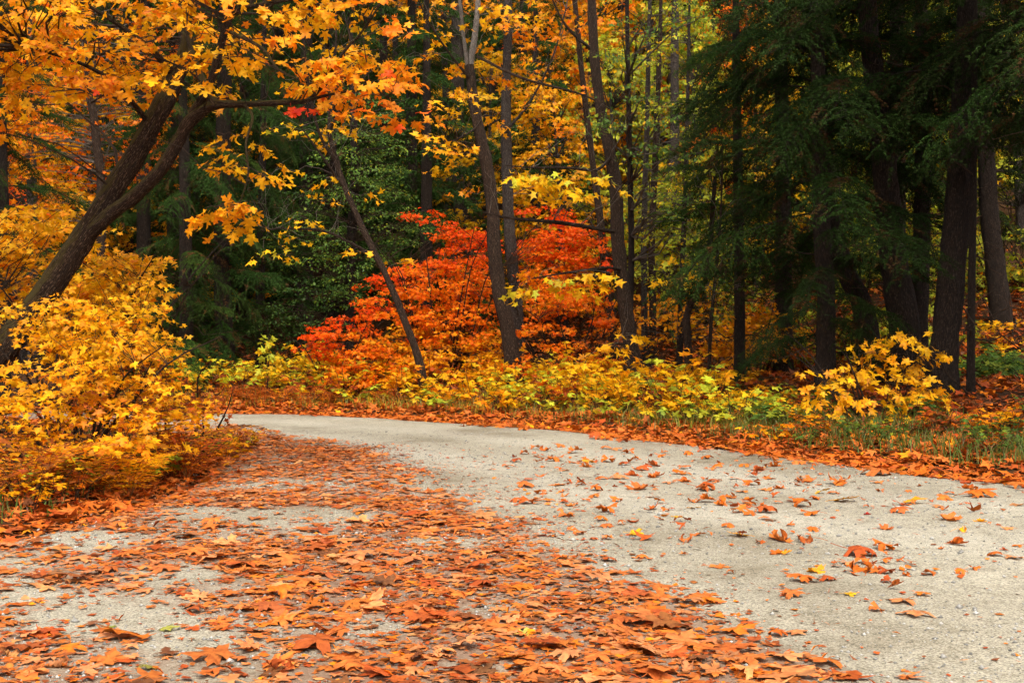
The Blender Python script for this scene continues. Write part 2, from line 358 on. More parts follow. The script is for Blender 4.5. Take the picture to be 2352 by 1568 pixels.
def road_fields(x, y):
    """inside?, distance to far edge, distance to near (inner) edge"""
    x = np.asarray(x, float); y = np.asarray(y, float)
    if LUT and x.size and x.min() > -15.9 and x.max() < 19.9 and y.min() > 2.1 and y.max() < 33.9:      # bilinear look-up on a 10 cm grid
        fx = (x+16)*10; fy = (y-2)*10; i = fx.astype(int); j = fy.astype(int); fx = fx-i; fy = fy-j
        b = lambda g: (g[j, i]*(1-fx)+g[j, i+1]*fx)*(1-fy)+(g[j+1, i]*(1-fx)+g[j+1, i+1]*fx)*fy
        return b(LUT[0]) > 0, b(LUT[1]), b(LUT[2])
    return inside(x, y), seg_dist(x, y, FARL), seg_dist(x, y, NEARL)
LUT = []
_gx, _gy = np.meshgrid(np.arange(361)*.1-16, np.arange(321)*.1+2); _i, _f, _n = road_fields(_gx, _gy); LUT = [np.where(_i, 1, -1)*np.minimum(_f, _n), _f, _n]
def gz(x, y):
    x = np.asarray(x, float); y = np.asarray(y, float); ins, df, dn = road_fields(x, y)
    far_side = ~ins & (df < dn)
    bank = .14*sstep(0, .7, df)+.45*sstep(.6, 4.5, df)+.40*np.maximum(0, df-9)+.02*np.maximum(0, df-4)
    inner = .12*sstep(0, .8, dn)+.25*sstep(.5, 4, dn)
    n = (vnoise(x*.9+7, y*.9)-.5)*.16+(vnoise(x*2.7, y*2.7+3)-.5)*.06
    out = np.where(far_side, bank, inner)+n*sstep(0, 1.2, np.minimum(df, dn))
    return np.where(ins, -.10*sstep(0, .5, np.minimum(df, dn)), out)
def axis(a, b, core0, core1, st, grow):
    v = list(np.arange(core0, core1, st)); s = st; x = core1
    while x < b: v.append(x); s *= grow; x += s
    v.append(b); s = st; x = core0-st; w = []
    while x > a: w.append(x); s *= grow; x -= s
    w.append(a); return np.array(w[::-1]+v)
gx = axis(-260, 260, -9, 9, .22, 1.09); gy = axis(-120, 320, 3, 26, .22, 1.09)
X, Y = np.meshgrid(gx, gy); Z = gz(X, Y); nx, ny = len(gx), len(gy)
i, j = np.meshgrid(np.arange(ny-1), np.arange(nx-1), indexing='ij'); q = np.stack([i*nx+j, i*nx+j+1, (i+1)*nx+j+1, (i+1)*nx+j], -1).reshape(-1, 4)
go = link('ground', make_mesh('ground', np.stack([X, Y, Z], -1), q, None, M_ground, True)); tag(go, 'leaf strewn forest floor rising behind the gravel road', None, kind='structure')

# where the litter lies on the road, measured on the photograph and laid out on the ground
BY = np.array([940, 975, 1000, 1020, 1060, 1100, 1150, 1180, 1260, 1350, 1450, 1568, 1700, 2600]); BX = np.array([380, 500, 640, 800, 930, 985, 1075, 1140, 1300, 1500, 1700, 2050, 2500, 6000])
BARE = [(700, 1195, 190, 26, .9), (470, 1185, 130, 18, .8), (150, 1245, 170, 24, .85), (400, 1325, 130, 32, .9), (30, 1360, 100, 30, .8), (250, 1430, 210, 42, .95),
        (430, 1482, 140, 28, .9), (675, 1405, 90, 20, .5), (880, 1440, 90, 26, .7), (820, 1180, 120, 16, .6), (1010, 1115, 130, 18, .8), (1125, 1405, 70, 20, .7),
        (1100, 1530, 110, 26, .75), (1180, 1170, 120, 18, .7), (1320, 1250, 80, 16, .6), (60, 1540, 60, 20, .3), (1290, 1470, 70, 14, .5), (930, 1290, 60, 14, .5)]
def to_px(x, y): return 1176+x/y*F, HY+CH*F/y
def litter_cover(x, y, soft=1.0, shift=0.0):
    x = np.asarray(x, float); y = np.maximum(np.asarray(y, float), .8); px, py = to_px(x, y)
    b = np.interp(py, BY, BX); wdt = soft*(50+.30*(py-HY)); b = b+shift*(py-HY)
    c = sstep(.6, -1.0, (px-b)/wdt)
    for (cx, cy, rx, ry, s) in BARE:
        q_ = ((px-cx)/rx)**2+((py-cy)/ry)**2; c = c*(1-s*.85*sstep(1.35, .45, q_))
    streak = vnoise(x*.55-y*.25+9, (y*.9+x*.5)*1.7); p2 = vnoise(x*1.5+y*.4+3, y*1.9-x*.5+8); c = c*(.5+.6*sstep(.15, .7, streak))*(.45+.65*sstep(.2, .65, p2))
    return np.clip(c, 0, 1)
# the road sheet: a grid cut to the road outline, a few millimetres of relief
rx_ = axis(-60, 45, -7, 7, .10, 1.12); ry_ = axis(-30, 26, 2.5, 22, .10, 1.15)
X, Y = np.meshgrid(rx_, ry_); ins, df, dn = road_fields(X, Y); nx, ny = len(rx_), len(ry_)
edge = np.minimum(df, dn); Zr = .018*(vnoise(X*.8, Y*.8)-.5)+.012*(vnoise(X*3.1, Y*3.1)-.5)+.012-.06*sstep(.55, 0, edge)
keep = ins | (edge < .25)
i, j = np.meshgrid(np.arange(ny-1), np.arange(nx-1), indexing='ij'); ok = (keep[:-1, :-1] & keep[1:, :-1] & keep[:-1, 1:] & keep[1:, 1:]).ravel()
q = np.stack([i*nx+j, i*nx+j+1, (i+1)*nx+j+1, (i+1)*nx+j], -1).reshape(-1, 4)[ok]
cov = np.where(Y > 1, litter_cover(X, Y), .5); cov = np.maximum(cov, .8*sstep(1.3, .0, df)*(.3+.9*vnoise(X*1.3, Y*1.3)))
ro = link('road', make_mesh('road', np.stack([X, Y, Zr], -1), q, np.stack([cov, .75*np.maximum(np.exp(-((df-2.0)/.42)**2), np.exp(-((df-3.7)/.45)**2)), 0*cov], -1).reshape(-1, 3), M_road, True)); tag(ro, 'pale grey gravel road bending left behind the yellow bush', None, kind='structure')
def rz(x, y): return .018*(vnoise(x*.8, y*.8)-.5)+.012*(vnoise(x*3.1, y*3.1)-.5)+.012
def surf(x, y):
    ins, df, dn = road_fields(x, y); return np.where(ins, np.maximum(rz(x, y)-.06*sstep(.55, 0, np.minimum(df, dn)), gz(x, y)), gz(x, y))
# ------------------------------------------------------------------ leafy trees and shrubs
UP = np.array([0, 0, 1.])
def ell_points(ells, dens):
    """spray centres filling ellipses (cx,cy,rx,ry,d,spread,palette[,weight]); dens = sprays per square metre of outline"""
    cs, pals = [], []
    for e in ells:
        cx, cy, rx, ry, d, sp, pal = e[:7]; w = e[7] if len(e) > 7 else 1.0
        n = max(1, int(round(np.pi*rx*ry*(d/F)**2*dens*w)))
        a = rng.random(n)*2*np.pi; r = np.sqrt(rng.random(n)); 
        cs.append(P(cx+rx*r*np.cos(a), cy+ry*r*np.sin(a), d)+np.stack([0*a, rng.uniform(-sp, sp, n), 0*a], 1)); pals += [pal]*n
    return np.concatenate(cs), np.array(pals)
def spray_leaves(c, head, L, Wd, nl, droop, size, hang, jit=.35):
    n = len(c); k = np.repeat(np.arange(n), nl); m = len(k)
    h = np.stack([np.cos(head), np.sin(head), 0*head], 1)[k]; s = np.stack([-h[:, 1], h[:, 0], 0*h[:, 0]], 1)
    Lk = (L*rng.uniform(.6, 1.25, n))[k]; Wk = (Wd*rng.uniform(.6, 1.2, n))[k]; dk = (droop*rng.uniform(.3, 1.5, n))[k]
    u = rng.random(m)**.8; v = rng.uniform(-1, 1, m)*np.sqrt(np.clip(1.05-u*.75, 0, 1))
    p = c[k]+h*((u-.4)*Lk)[:, None]+s*(v*Wk)[:, None]; p[:, 2] += -dk*Lk*(u*u+.35*v*v)+rng.normal(0, .05, m)*Lk
    hg = hang*rng.uniform(.3, 1.5, m)
    t = h*.55+s*(v*.8)[:, None]-UP*hg[:, None]+rng.normal(0, jit, (m, 3))
    nn = UP*.75+h*.55*hang+s*(v*.3)[:, None]+rng.normal(0, jit, (m, 3))
    return k, p, t, nn, size*rng.uniform(.65, 1.25, m)
LEAF_OBJ = {}
def leaf_variants(kind):
    if kind not in LEAF_OBJ:
        o = LEAF_HI if kind == 'hi' else LEAF_MID
        LEAF_OBJ[kind] = [hero_leaf_mesh('leaf', o, kx, ky, tw, M_leafo, .45, .04, 40+i) for i, (kx, ky, tw) in enumerate([(.5, .5, .1), (-.5, .9, .3), (.9, -.4, -.3), (-.8, -.9, .2), (.2, 1.4, -.2)])]
    return LEAF_OBJ[kind]
def frame_matrix(p, s, t, n, size):
    return Matrix(((s[0]*size, t[0]*size, n[0]*size, p[0]), (s[1]*size, t[1]*size, n[1]*size, p[1]), (s[2]*size, t[2]*size, n[2]*size, p[2]), (0, 0, 0, 1)))
def single_leaves(root, base, p, t, n, size, cols, kind='mid', name='leaf'):
    vs_ = leaf_variants(kind); s_, t_, n_ = frames(t, n); b = np.asarray(base)
    for i in range(len(p)):
        o = bpy.data.objects.new(name, vs_[i % len(vs_)]); C.objects.link(o); o.parent = root
        o.matrix_local = frame_matrix(p[i]-b, s_[i], t_[i], n_[i], size[i]); o.color = (*[float(x) for x in cols[i]], 1)
def in_view(p): 
    px = 1176+p[:, 0]/p[:, 1]*F; py = HY-(p[:, 2]-CH)/p[:, 1]*F
    return (px > 5) & (px < 2345) & (py > 5) & (py < 1560)
def variants(tm):
    V2, Fc = tm; r_ = np.random.default_rng(3); c_ = np.array([0, .36]); k_ = np.clip(r_.normal(.9, .22, (len(V2), 1)), .5, 1.2); k_[0] = 1
    return [tm, (V2*np.array([.72, 1.0]), Fc), (c_+(V2-c_)*k_, Fc), (V2*np.array([1.05, .85]), Fc)]
def leafy(name, label, cat, base, stems, ells, dens=10, nl=14, L=.8, Wd=.25, droop=.25, size=.14, hang=.6, tmpl=T_LOW, bark=None, twigm=None,
          twr=(.010, .003), singles=0, kind='mid', group=None, bare=0, bare_len=1.2, stem_parts=True, mat=None, lift=.12, part='trunk', axis_xy=None, sub=5, sides=12, head_bias=None, flare=.5, pale=()):
    """stems: list of (points(K,3), radii) in metres; first one is the trunk."""
    base = np.asarray(base, float); root = thing(name, label, cat, base, group); bark = bark or M_bark; twigm = twigm or M_twig
    sk = []
    for k, (pts, rad) in enumerate(stems):
        g = Geo(); c = tube(g, pts, rad, sides if k == 0 else max(6, sides-3), sub, .12, flare if k == 0 else 0); sk.append(c[2:])
        link(part if k == 0 or not stem_parts else 'limb', g.mesh(part, M_bark_pale if k in pale else bark, base, True), root)
    sk = np.concatenate(sk)
    if ells:
        c, pals = ell_points(ells, dens); n = len(c)
        dd = np.linalg.norm(c[:, None]-sk[None], axis=2)+1.2*np.maximum(0, sk[None, :, 2]-c[:, None, 2]+.1); a = sk[np.argmin(dd, 1)]
        out = c-a; head = np.arctan2(out[:, 1], out[:, 0])+rng.normal(0, .7, n)
        if head_bias is not None: head = np.where(rng.random(n) < .6, head_bias+rng.normal(0, .8, n), head)
        k, p, t, nn, s = spray_leaves(c, head, L, Wd, nl, droop, size, hang)
        cols = np.zeros((len(p), 3))
        for pl in set(pals): m = pals[k] == pl; cols[m] = pick(pl, m.sum())
        g = Geo(); h = np.stack([np.cos(head), np.sin(head), 0*head-droop*.5], 1)
        ln = np.linalg.norm(out, axis=1); twigs(g, a, c+h*L*.35, lift, twr[0]*np.clip(ln, .4, 2), twr[1], 6, 4, .03)
        ns = min(n*2, 600); ii = rng.integers(0, len(p), ns); twigs(g, c[k[ii]], p[ii], .05, twr[1], twr[1]*.5, 3, 3, .02)
        if bare:
            b0 = sk[rng.integers(len(sk)//3, len(sk), bare)]; dr = rng.normal(0, 1, (bare, 3)); dr[:, 2] = np.abs(dr[:, 2])*1.1+.3
            dr = unit(dr)*bare_len*rng.uniform(.4, 1.3, (bare, 1)); twigs(g, b0, b0+dr, .1, twr[0]*.7, twr[1]*.5, 6, 3, .04)
            c2 = b0+dr*rng.uniform(.4, .8, (bare, 1)); d2 = unit(dr+rng.normal(0, .6, (bare, 3)))*bare_len*.4; twigs(g, c2, c2+d2, .05, twr[1], twr[1]*.4, 4, 3, .04)
        link('twigs', g.mesh('twigs', twigm, base), root, kind='stuff')
        sel = np.zeros(len(p), bool)
        if singles:
            vis = np.where(in_view(p))[0]; sel[vis[np.argsort(p[vis, 1]/s[vis])][:singles]] = True
            single_leaves(root, base, p[sel], t[sel], nn[sel], s[sel], cols[sel], kind)
        r = ~sel
        if r.any():
            g = Geo(); idx = np.where(r)[0]; grp = rng.integers(0, 4, len(idx))
            for q, tv in enumerate(variants(tmpl)):
                i_ = idx[grp == q]; m = len(i_)
                if not m: continue
                W_, Fa = leaf_batch(tv, p[i_], t[i_], nn[i_], s[i_], rng.normal(0, .8, m), rng.normal(.4, .8, m), rng.normal(0, .4, m))
                g.add(W_.reshape(-1, 3), Fa, np.c_[np.repeat(cols[i_], W_.shape[1], 0), np.ones(m*W_.shape[1])])
            link('leaves', g.mesh('leaves', mat or M_leaf, base), root, kind='stuff')
    return root
def S(pxs, widths):                                       # stem from pixels with depth: (x,y,d) and widths in pixels
    a = np.array(pxs, float); return P(a[:, 0], a[:, 1], a[:, 2]), np.asarray(widths, float)/2/F*a[:, 2]
def ground_at(x, y): return float(gz(np.array([x]), np.array([y]))[0])
def rooted(pts, rad, sink=.15):
    """put the foot of a stem on the ground"""
    p = pts.copy(); p[0, 2] = ground_at(p[0, 0], p[0, 1])-sink; return p, rad

# --- the big leaning maple
tp, tr = S([(-205, 1040, 10.6), (-90, 915, 10.6), (-5, 815, 10.6), (75, 715, 10.6), (150, 606, 10.6), (218, 500, 10.6), (290, 390, 10.6), (350, 285, 10.6), (398, 190, 10.7), (426, 120, 10.8), (425, 60, 10.9), (408, 0, 11), (400, -160, 11.2), (430, -420, 11.4)],
           [104, 80, 68, 59, 54, 50, 47, 44, 40, 33, 19, 17, 15, 8])
tp, tr = rooted(tp, tr)
stems = [(tp, tr),
 S([(200, 540, 10.6), (250, 495, 10.5), (310, 450, 10.4), (368, 390, 10.3), (410, 325, 10.25), (440, 275, 10.2), (490, 243, 10.15), (560, 240, 10.1), (640, 236, 10.0), (705, 231, 9.95), (745, 190, 9.9), (790, 120, 9.8), (830, 75, 9.7), (880, 0, 9.6)],
   [36, 33, 30, 28, 28, 28, 23, 15, 12, 10, 9, 7, 5, 4]),
 S([(497, 246, 10.15), (470, 205, 10.2), (462, 180, 10.3), (440, 120, 10.4), (428, 70, 10.6)], [26, 22, 17, 12, 8]),
 S([(440, 262, 10.2), (480, 200, 10.1), (500, 130, 10.0), (520, 60, 9.95), (545, 25, 9.9), (620, 8, 9.8), (720, -10, 9.7)], [20, 19, 17, 15, 12, 9, 5]),
 S([(520, 70, 9.95), (600, 110, 9.8), (640, 160, 9.7), (700, 190, 9.6)], [9, 7, 5, 3]),
 S([(400, 170, 10.7), (330, 100, 10.4), (230, 30, 10.2), (120, -30, 10)], [18, 13, 9, 5]),
 S([(350, 290, 10.6), (260, 190, 10.2), (170, 140, 9.9), (60, 110, 9.7)], [14, 10, 7, 4]),
 S([(705, 231, 9.95), (770, 215, 9.8), (850, 205, 9.7), (900, 230, 9.6)], [8, 6, 5, 3]),
 S([(560, 240, 10.1), (580, 270, 9.9), (565, 330, 9.8), (570, 400, 9.75), (550, 470, 9.7)], [8, 6, 5, 4, 3])]
D = 10.2
ells = [(60, 45, 170, 70, D, 1.4, 'maple'), (240, 50, 180, 75, D, 1.5, 'maple'), (130, 130, 150, 50, D, 1.2, 'maple'), (60, 185, 60, 30, D, .6, 'maple'), (320, 150, 100, 55, D, 1.2, 'maple', .8), (300, 215, 60, 25, D, .7, 'maple_or', .6), (200, 190, 40, 25, D, .5, 'maple_or', .6),
 (430, 50, 120, 55, D, 1.3, 'maple_ye', .8), (560, 40, 120, 45, D, 1.2, 'maple', .8), (700, 35, 110, 45, D-.3, 1.2, 'maple', .7), (520, 165, 95, 32, D-.2, .8, 'maple_ye', .65), (440, 190, 40, 30, D-.3, .5, 'maple_ye'), (640, 140, 100, 38, D-.3, .9, 'maple', .55),
 (760, 110, 80, 45, D-.4, .8, 'maple_ye', .8), (690, 190, 60, 14, D-.4, .5, 'maple', .3), (800, 175, 85, 40, D-.5, .6, 'maple_or', 1.2), (880, 205, 45, 40, D-.5, .5, 'maple_or', 1.2), (905, 250, 22, 20, D-.5, .3, 'maple_or', 1.2), (890, 65, 50, 50, D-.5, .7, 'maple_or', .6), (930, 145, 35, 20, D-.6, .4, 'maple_or', .8),
 (703, 247, 6, 9, D-.4, .05, 'deepred', 1.0), (555, 300, 50, 22, D-.5, .4, 'maple_ye', 1.2), (540, 345, 40, 20, D-.5, .4, 'maple_ye', 1.2), (610, 388, 40, 18, D-.5, .3, 'maple_ye', 1.1), (545, 460, 38, 20, D-.5, .3, 'maple', 1.2), (520, 488, 38, 18, D-.5, .3, 'maple', 1.2), (565, 505, 22, 15, D-.5, .3, 'maple_ye', 1.2), (25, 262, 40, 16, D-.3, .3, 'maple_or'), (15, 300, 15, 14, D-.3, .3, 'maple_or'),
 (250, -120, 380, 70, D, 1.6, 'maple', .7), (700, -80, 250, 50, D, 1.3, 'maple', .5), (-120, 60, 80, 120, D, 1.4, 'maple', .8), (400, -300, 300, 100, 11, 1.5, 'maple', .4)]
leafy('maple_tree', 'big leaning mossy maple with a forked trunk and golden orange leaves above the yellow bush', 'maple tree', tp[0]+[0, 0, .15], stems, ells, dens=44, nl=13, L=.46, Wd=.19, droop=.35, size=.09, hang=.75,
      tmpl=T_MID, bark=M_bark_maple, singles=300, kind='hi', twr=(.010, .0035), sides=30, sub=14, bare=30, bare_len=.9, flare=.35)

# --- yellow vine maple bushes at the left
def bush(name, label, bx, by, n, ells, dens, pal=None, size=.085, singles=0, nl=15, group=None, L=.42, Wd=.2, kind='mid', tmpl=T_LOW, hgt=1.6, lean=.6, hang=.5, droop=.2, twr=(.007, .0025), r0=.016, hb=None, stemmat=None, spreadxy=.35):
    b = np.array([bx, by, ground_at(bx, by)]); stems = []
    for k in range(n):
        a = rng.random()*2*np.pi; f = b+np.array([math.cos(a)*spreadxy*rng.random(), math.sin(a)*spreadxy*rng.random(), -.08]); l = lean*rng.uniform(.4, 1.2)
        d = np.array([math.cos(a)*l, math.sin(a)*l, 1.]); h = hgt*rng.uniform(.6, 1.1)
        pts = [f, f+d*h*.35+rng.normal(0, .03, 3), f+d*h*.7+rng.normal(0, .05, 3)+[0, 0, .03*h], f+d*h+np.array([d[0], d[1], -.2])*.15*h]
        stems.append((np.array(pts), np.array([r0, r0*.8, r0*.55, r0*.25])))
    return leafy(name, label, 'bush', b, stems, ells, dens, nl, L, Wd, droop, size, hang, tmpl, stemmat or M_bark, M_twig, twr, singles, kind, group, part='stem', stem_parts=False, sides=7, sub=3, flare=.2, head_bias=hb)
HB = -math.pi/2
bush('vine_maple', 'tall yellow vine maple bush behind the leaning mossy trunk', -4.5, 12.0, 9,
     [(110, 500, 90, 30, 12, .5, 'bush', .7), (300, 600, 80, 30, 11.8, .4, 'bush', .8), (70, 760, 110, 60, 11.4, .5, 'bush'), (180, 780, 80, 50, 11.4, .5, 'bush'), (70, 545, 130, 60, 12, .7, 'bush'), (50, 630, 110, 60, 12, .7, 'bush'), (255, 625, 100, 50, 11.8, .6, 'bush'), (290, 690, 80, 70, 11.6, .6, 'bush'), (190, 700, 90, 60, 11.9, .6, 'bush'), (330, 640, 30, 20, 11.6, .4, 'bush'), (150, 510, 40, 25, 12, .4, 'bush'), (-120, 600, 90, 120, 12, .8, 'bush'), (300, 780, 90, 60, 11.5, .6, 'bush')],
     80, size=.085, hgt=2.5, hb=HB)
bush('vine_maple', 'broad golden vine maple bush in front of the mossy trunk at the road edge', -3.75, 9.6, 12,
     [(60, 760, 70, 30, 9.8, .3, 'bush', 1.0), (140, 700, 70, 24, 9.9, .3, 'bush', 1.1), (60, 700, 60, 22, 9.9, .3, 'bush', .6), (30, 850, 60, 30, 9.6, .3, 'bush', .8), (290, 740, 70, 50, 10.2, .4, 'bush', 1.0), (330, 670, 50, 40, 10.6, .4, 'bush', .9), (250, 650, 70, 40, 10.8, .4, 'bush', .8), (230, 745, 110, 45, 9.6, .4, 'bush'), (150, 800, 70, 35, 9.5, .4, 'bush', .8), (270, 830, 130, 60, 9.5, .6, 'bush'), (110, 880, 130, 50, 9.3, .5, 'bush'), (330, 900, 110, 60, 9.6, .6, 'bush_low'), (50, 960, 100, 60, 9.0, .5, 'bush'), (220, 960, 150, 60, 9.1, .6, 'bush_low'),
      (390, 945, 80, 45, 10, .5, 'bush_low', .9), (440, 955, 30, 30, 10.2, .3, 'bush', .8), (110, 1010, 100, 28, 9.1, .3, 'bush_low', .55), (310, 1005, 110, 28, 9.5, .4, 'bush_low', .6), (410, 1010, 35, 20, 9.8, .3, 'bush', .6), (-90, 900, 80, 130, 9.4, .6, 'bush'), (330, 800, 70, 40, 10, .4, 'bush', .6), (210, 690, 60, 25, 9.8, .3, 'bush', .6)],
     80, size=.068, singles=300, hgt=1.25, lean=.8, hb=HB)
bush('vine_maple', 'rust brown thin bush on the road side end of the golden bushes', -3.6, 11.8, 7,
     [(400, 900, 80, 40, 12, .4, 'rust', 1.0), (370, 800, 50, 60, 12.4, .4, 'ygreen', .5), (440, 920, 50, 25, 11.8, .3, 'rust'), (470, 890, 30, 20, 12, .3, 'bush', .8), (340, 840, 50, 40, 12.2, .4, 'rust', .8)], 60, size=.075, hgt=1.1, hb=HB)

# --- centre trees beyond the road
CT = dict(tmpl=T_LOW, droop=.22, hang=.55, nl=12, L=.8, Wd=.3, size=.15)
def ctree(label, trunk, widths, ells, limbs=(), bark=None, name='maple_tree', cat='maple tree', **kw):
    a = dict(CT); a.update(kw); pts, rad = rooted(*S(trunk, widths)); return leafy(name, label, cat, pts[0]+[0, 0, .15], [(pts, rad)]+[S(*l) for l in limbs], list(ells), bark=bark, **a)
ctree('slim brown tree leaning left with pale bare twigs and sparse yellow leaves', [(975, 890, 21), (965, 840, 21), (935, 750, 21), (890, 640, 21), (850, 560, 21), (800, 450, 21), (772, 370, 21), (757, 300, 21), (762, 200, 21), (772, 90, 21), (770, -80, 21)], [22, 18, 16, 15, 15, 14, 13, 10, 7, 5, 3],
 [(690, 520, 50, 14, 20.3, .3, 'yellow', 1.3), (655, 555, 45, 18, 20.2, .3, 'yellow', 1.5), (625, 580, 25, 18, 20.2, .3, 'yellow', 1.3), (730, 330, 40, 40, 21, .5, 'maple_ye', .5), (800, 290, 50, 50, 21, .5, 'maple_ye', .5), (700, 290, 40, 25, 21, .4, 'yellow', .7), (790, 450, 60, 60, 20.8, .6, 'maple_ye', .3), (700, 420, 50, 50, 20.6, .4, 'maple_ye', .3), (780, 590, 60, 25, 20.6, .4, 'maple_ye', .4), (760, 130, 90, 90, 21, .8, 'maple_ye', .4), (900, 600, 30, 15, 20.8, .3, 'maple', .5)],
 [([(862, 590, 21), (800, 555, 20.7), (740, 530, 20.5), (650, 525, 20.3), (600, 530, 20.2)], [9, 7, 6, 4, 2]), ([(770, 370, 21), (735, 310, 20.8), (715, 230, 20.6), (700, 120, 20.4), (690, 0, 20.3)], [9, 7, 6, 5, 3]), ([(790, 430, 21), (740, 360, 20.7), (690, 290, 20.4)], [7, 5, 3]), ([(757, 300, 21), (800, 220, 20.8), (860, 150, 20.7)], [8, 5, 3])],
 bark=M_bark, twigm=M_twig_grey, dens=11, bare=46, bare_len=1.5, size=.13, twr=(.008, .004), hang=.5)
ctree('dark brown central trunk topped by two pale stems with golden leaves', [(1184, 890, 22), (1178, 830, 22), (1163, 740, 22), (1143, 650, 22), (1135, 560, 22), (1130, 470, 22), (1118, 380, 22), (1100, 300, 22), (1086, 220, 22), (1078, 150, 22)], [44, 38, 35, 33, 31, 30, 29, 26, 23, 21],
 [(1050, 40, 90, 40, 22, 1, 'maple_ye', .8), (1010, 120, 60, 60, 22, 1, 'maple', .6), (1040, 230, 60, 40, 21.5, .8, 'maple', .8), (1040, 310, 60, 18, 21.3, .5, 'maple_ye', 1.3), (1070, 345, 60, 22, 21.3, .5, 'maple_ye', 1.2), (1000, 350, 40, 14, 21.3, .4, 'maple', 1), (1150, 30, 60, 40, 22, .8, 'maple_ye', .8), (985, 290, 35, 20, 21.5, .5, 'maple_or', .7), (1150, 240, 40, 70, 22.5, .6, 'maple', .5), (1040, -80, 120, 60, 22, 1, 'maple_ye', .6)],
 [([(1079, 152, 22), (1090, 90, 22), (1097, 20, 22), (1105, -90, 22)], [16, 14, 12, 8]), ([(1076, 160, 22), (1068, 110, 21.9), (1060, 40, 21.8), (1050, -60, 21.7)], [13, 9, 8, 5]), ([(1086, 190, 22), (1030, 120, 21.6), (990, 60, 21.3), (960, 0, 21.1)], [7, 5, 4, 3]), ([(1100, 290, 22), (1050, 320, 21.6), (990, 335, 21.4)], [6, 4, 3]), ([(1095, 130, 22), (1200, 180, 21.5), (1330, 215, 21.2), (1400, 250, 21)], [7, 6, 5, 3])],
 bark=M_bark, twigm=M_twig_grey, dens=9, bare=26, bare_len=1.3, pale=(1, 2))
ctree('straight grey trunk just behind the dark central trunk', [(1192, 850, 25), (1190, 760, 25), (1178, 620, 25), (1168, 480, 25), (1163, 330, 25), (1163, 180, 25), (1167, 60, 25), (1165, -80, 25), (1165, -300, 25)], [34, 30, 28, 26, 25, 22, 20, 18, 8],
 [(1180, 120, 70, 80, 25, 1, 'maple', .7), (1240, 80, 80, 60, 25, 1, 'maple_or', .7), (1100, 420, 40, 25, 25, .6, 'maple_or', .5), (1210, 260, 50, 60, 25, .8, 'maple', .6), (1200, -80, 150, 80, 25, 1.5, 'maple', .6), (1220, 440, 40, 40, 25.5, .6, 'maple_ye', 1.0)],
 [([(1165, 300, 25), (1220, 230, 24.8), (1270, 130, 24.5), (1300, 20, 24.4)], [7, 5, 4, 3])], bark=M_bark_grey, twigm=M_twig_grey, dens=9, bare=30)
ctree('dark curved trunk right of the red maples with drooping bright yellow sprays', [(1460, 885, 21), (1452, 830, 21), (1442, 740, 21), (1428, 640, 21), (1418, 540, 21), (1414, 430, 21), (1400, 350, 21), (1378, 240, 21), (1365, 130, 21), (1360, 30, 21), (1350, -120, 21)], [43, 38, 35, 33, 31, 30, 28, 24, 22, 20, 12],
 [(1200, 400, 45, 16, 19.6, .3, 'yellow', 2.2), (1275, 402, 45, 15, 19.5, .3, 'yellow', 2.2), (1320, 425, 30, 12, 19.4, .2, 'yellow', 2), (1405, 405, 30, 15, 19.5, .2, 'yellow', 2), (1350, 440, 40, 10, 19.5, .2, 'yellow', 1.6), (1290, 462, 30, 9, 19.6, .2, 'maple_ye', 1.6), (1225, 655, 35, 11, 19.4, .2, 'yellow', 2.2), (1290, 645, 45, 14, 19.3, .3, 'yellow', 2.2), (1370, 632, 50, 12, 19.4, .2, 'yellow', 2.2), (1215, 615, 25, 8, 19.6, .2, 'maple_or', 1), (1430, 770, 25, 14, 19.2, .2, 'yellow', 1.6), (1400, 805, 40, 14, 19.2, .2, 'maple_ye', 1.6), (1340, 830, 20, 10, 19.2, .2, 'maple_ye', 1.6)],
 [([(1402, 360, 21), (1370, 390, 20.2), (1300, 385, 19.8), (1220, 385, 19.6), (1160, 380, 19.5)], [8, 7, 6, 4, 2]), ([(1428, 620, 21), (1390, 615, 20.2), (1310, 625, 19.6), (1220, 640, 19.4)], [8, 6, 5, 3]), ([(1412, 532, 20.6), (1380, 527, 20.4), (1290, 512, 20), (1180, 502, 19.6), (1110, 488, 19.4)], [8, 10, 9, 7, 3]), ([(1365, 120, 21), (1300, 60, 20.8), (1260, -20, 20.6)], [8, 6, 3]), ([(1440, 790, 21), (1410, 790, 19.8), (1380, 800, 19.4)], [6, 4, 3])],
 bark=M_bark, twigm=M_twig_grey, dens=13, size=.17, hang=.8, droop=.35, bare=20, L=.6)
def slim(label, trunk, widths, ells=(), bark=None, **kw):
    kw.setdefault('dens', 8); kw.setdefault('bare', 14); return ctree(label, trunk, widths, ells, bark=bark, name='slim_tree', cat='tree', twigm=M_twig_grey, **kw)
slim('thin brown trunk leaning left between the two thick dark centre trunks', [(1410, 850, 25), (1405, 740, 25), (1392, 630, 25), (1378, 500, 25), (1362, 380, 25), (1340, 200, 25), (1320, 0, 25), (1310, -150, 25)], [24, 21, 19, 17, 15, 13, 11, 7], [(1330, 120, 50, 90, 25, .8, 'maple_or', .5), (1290, 280, 40, 40, 25, .6, 'maple_or', .6), (1385, 600, 15, 20, 24.8, .2, 'red', .8), (1320, 40, 60, 60, 25, .8, 'maple_or', .5)], M_bark)
slim('pair of straight thin grey stems right of the curved dark trunk, left one', [(1481, 860, 25), (1480, 700, 25), (1479, 520, 25), (1485, 330, 25), (1490, 100, 25), (1495, -100, 25)], [17, 15, 14, 12, 10, 6], [(1480, 300, 40, 70, 25, .6, 'green', .6), (1470, 120, 60, 80, 25, .6, 'ygreen', .5)], M_bark_grey)
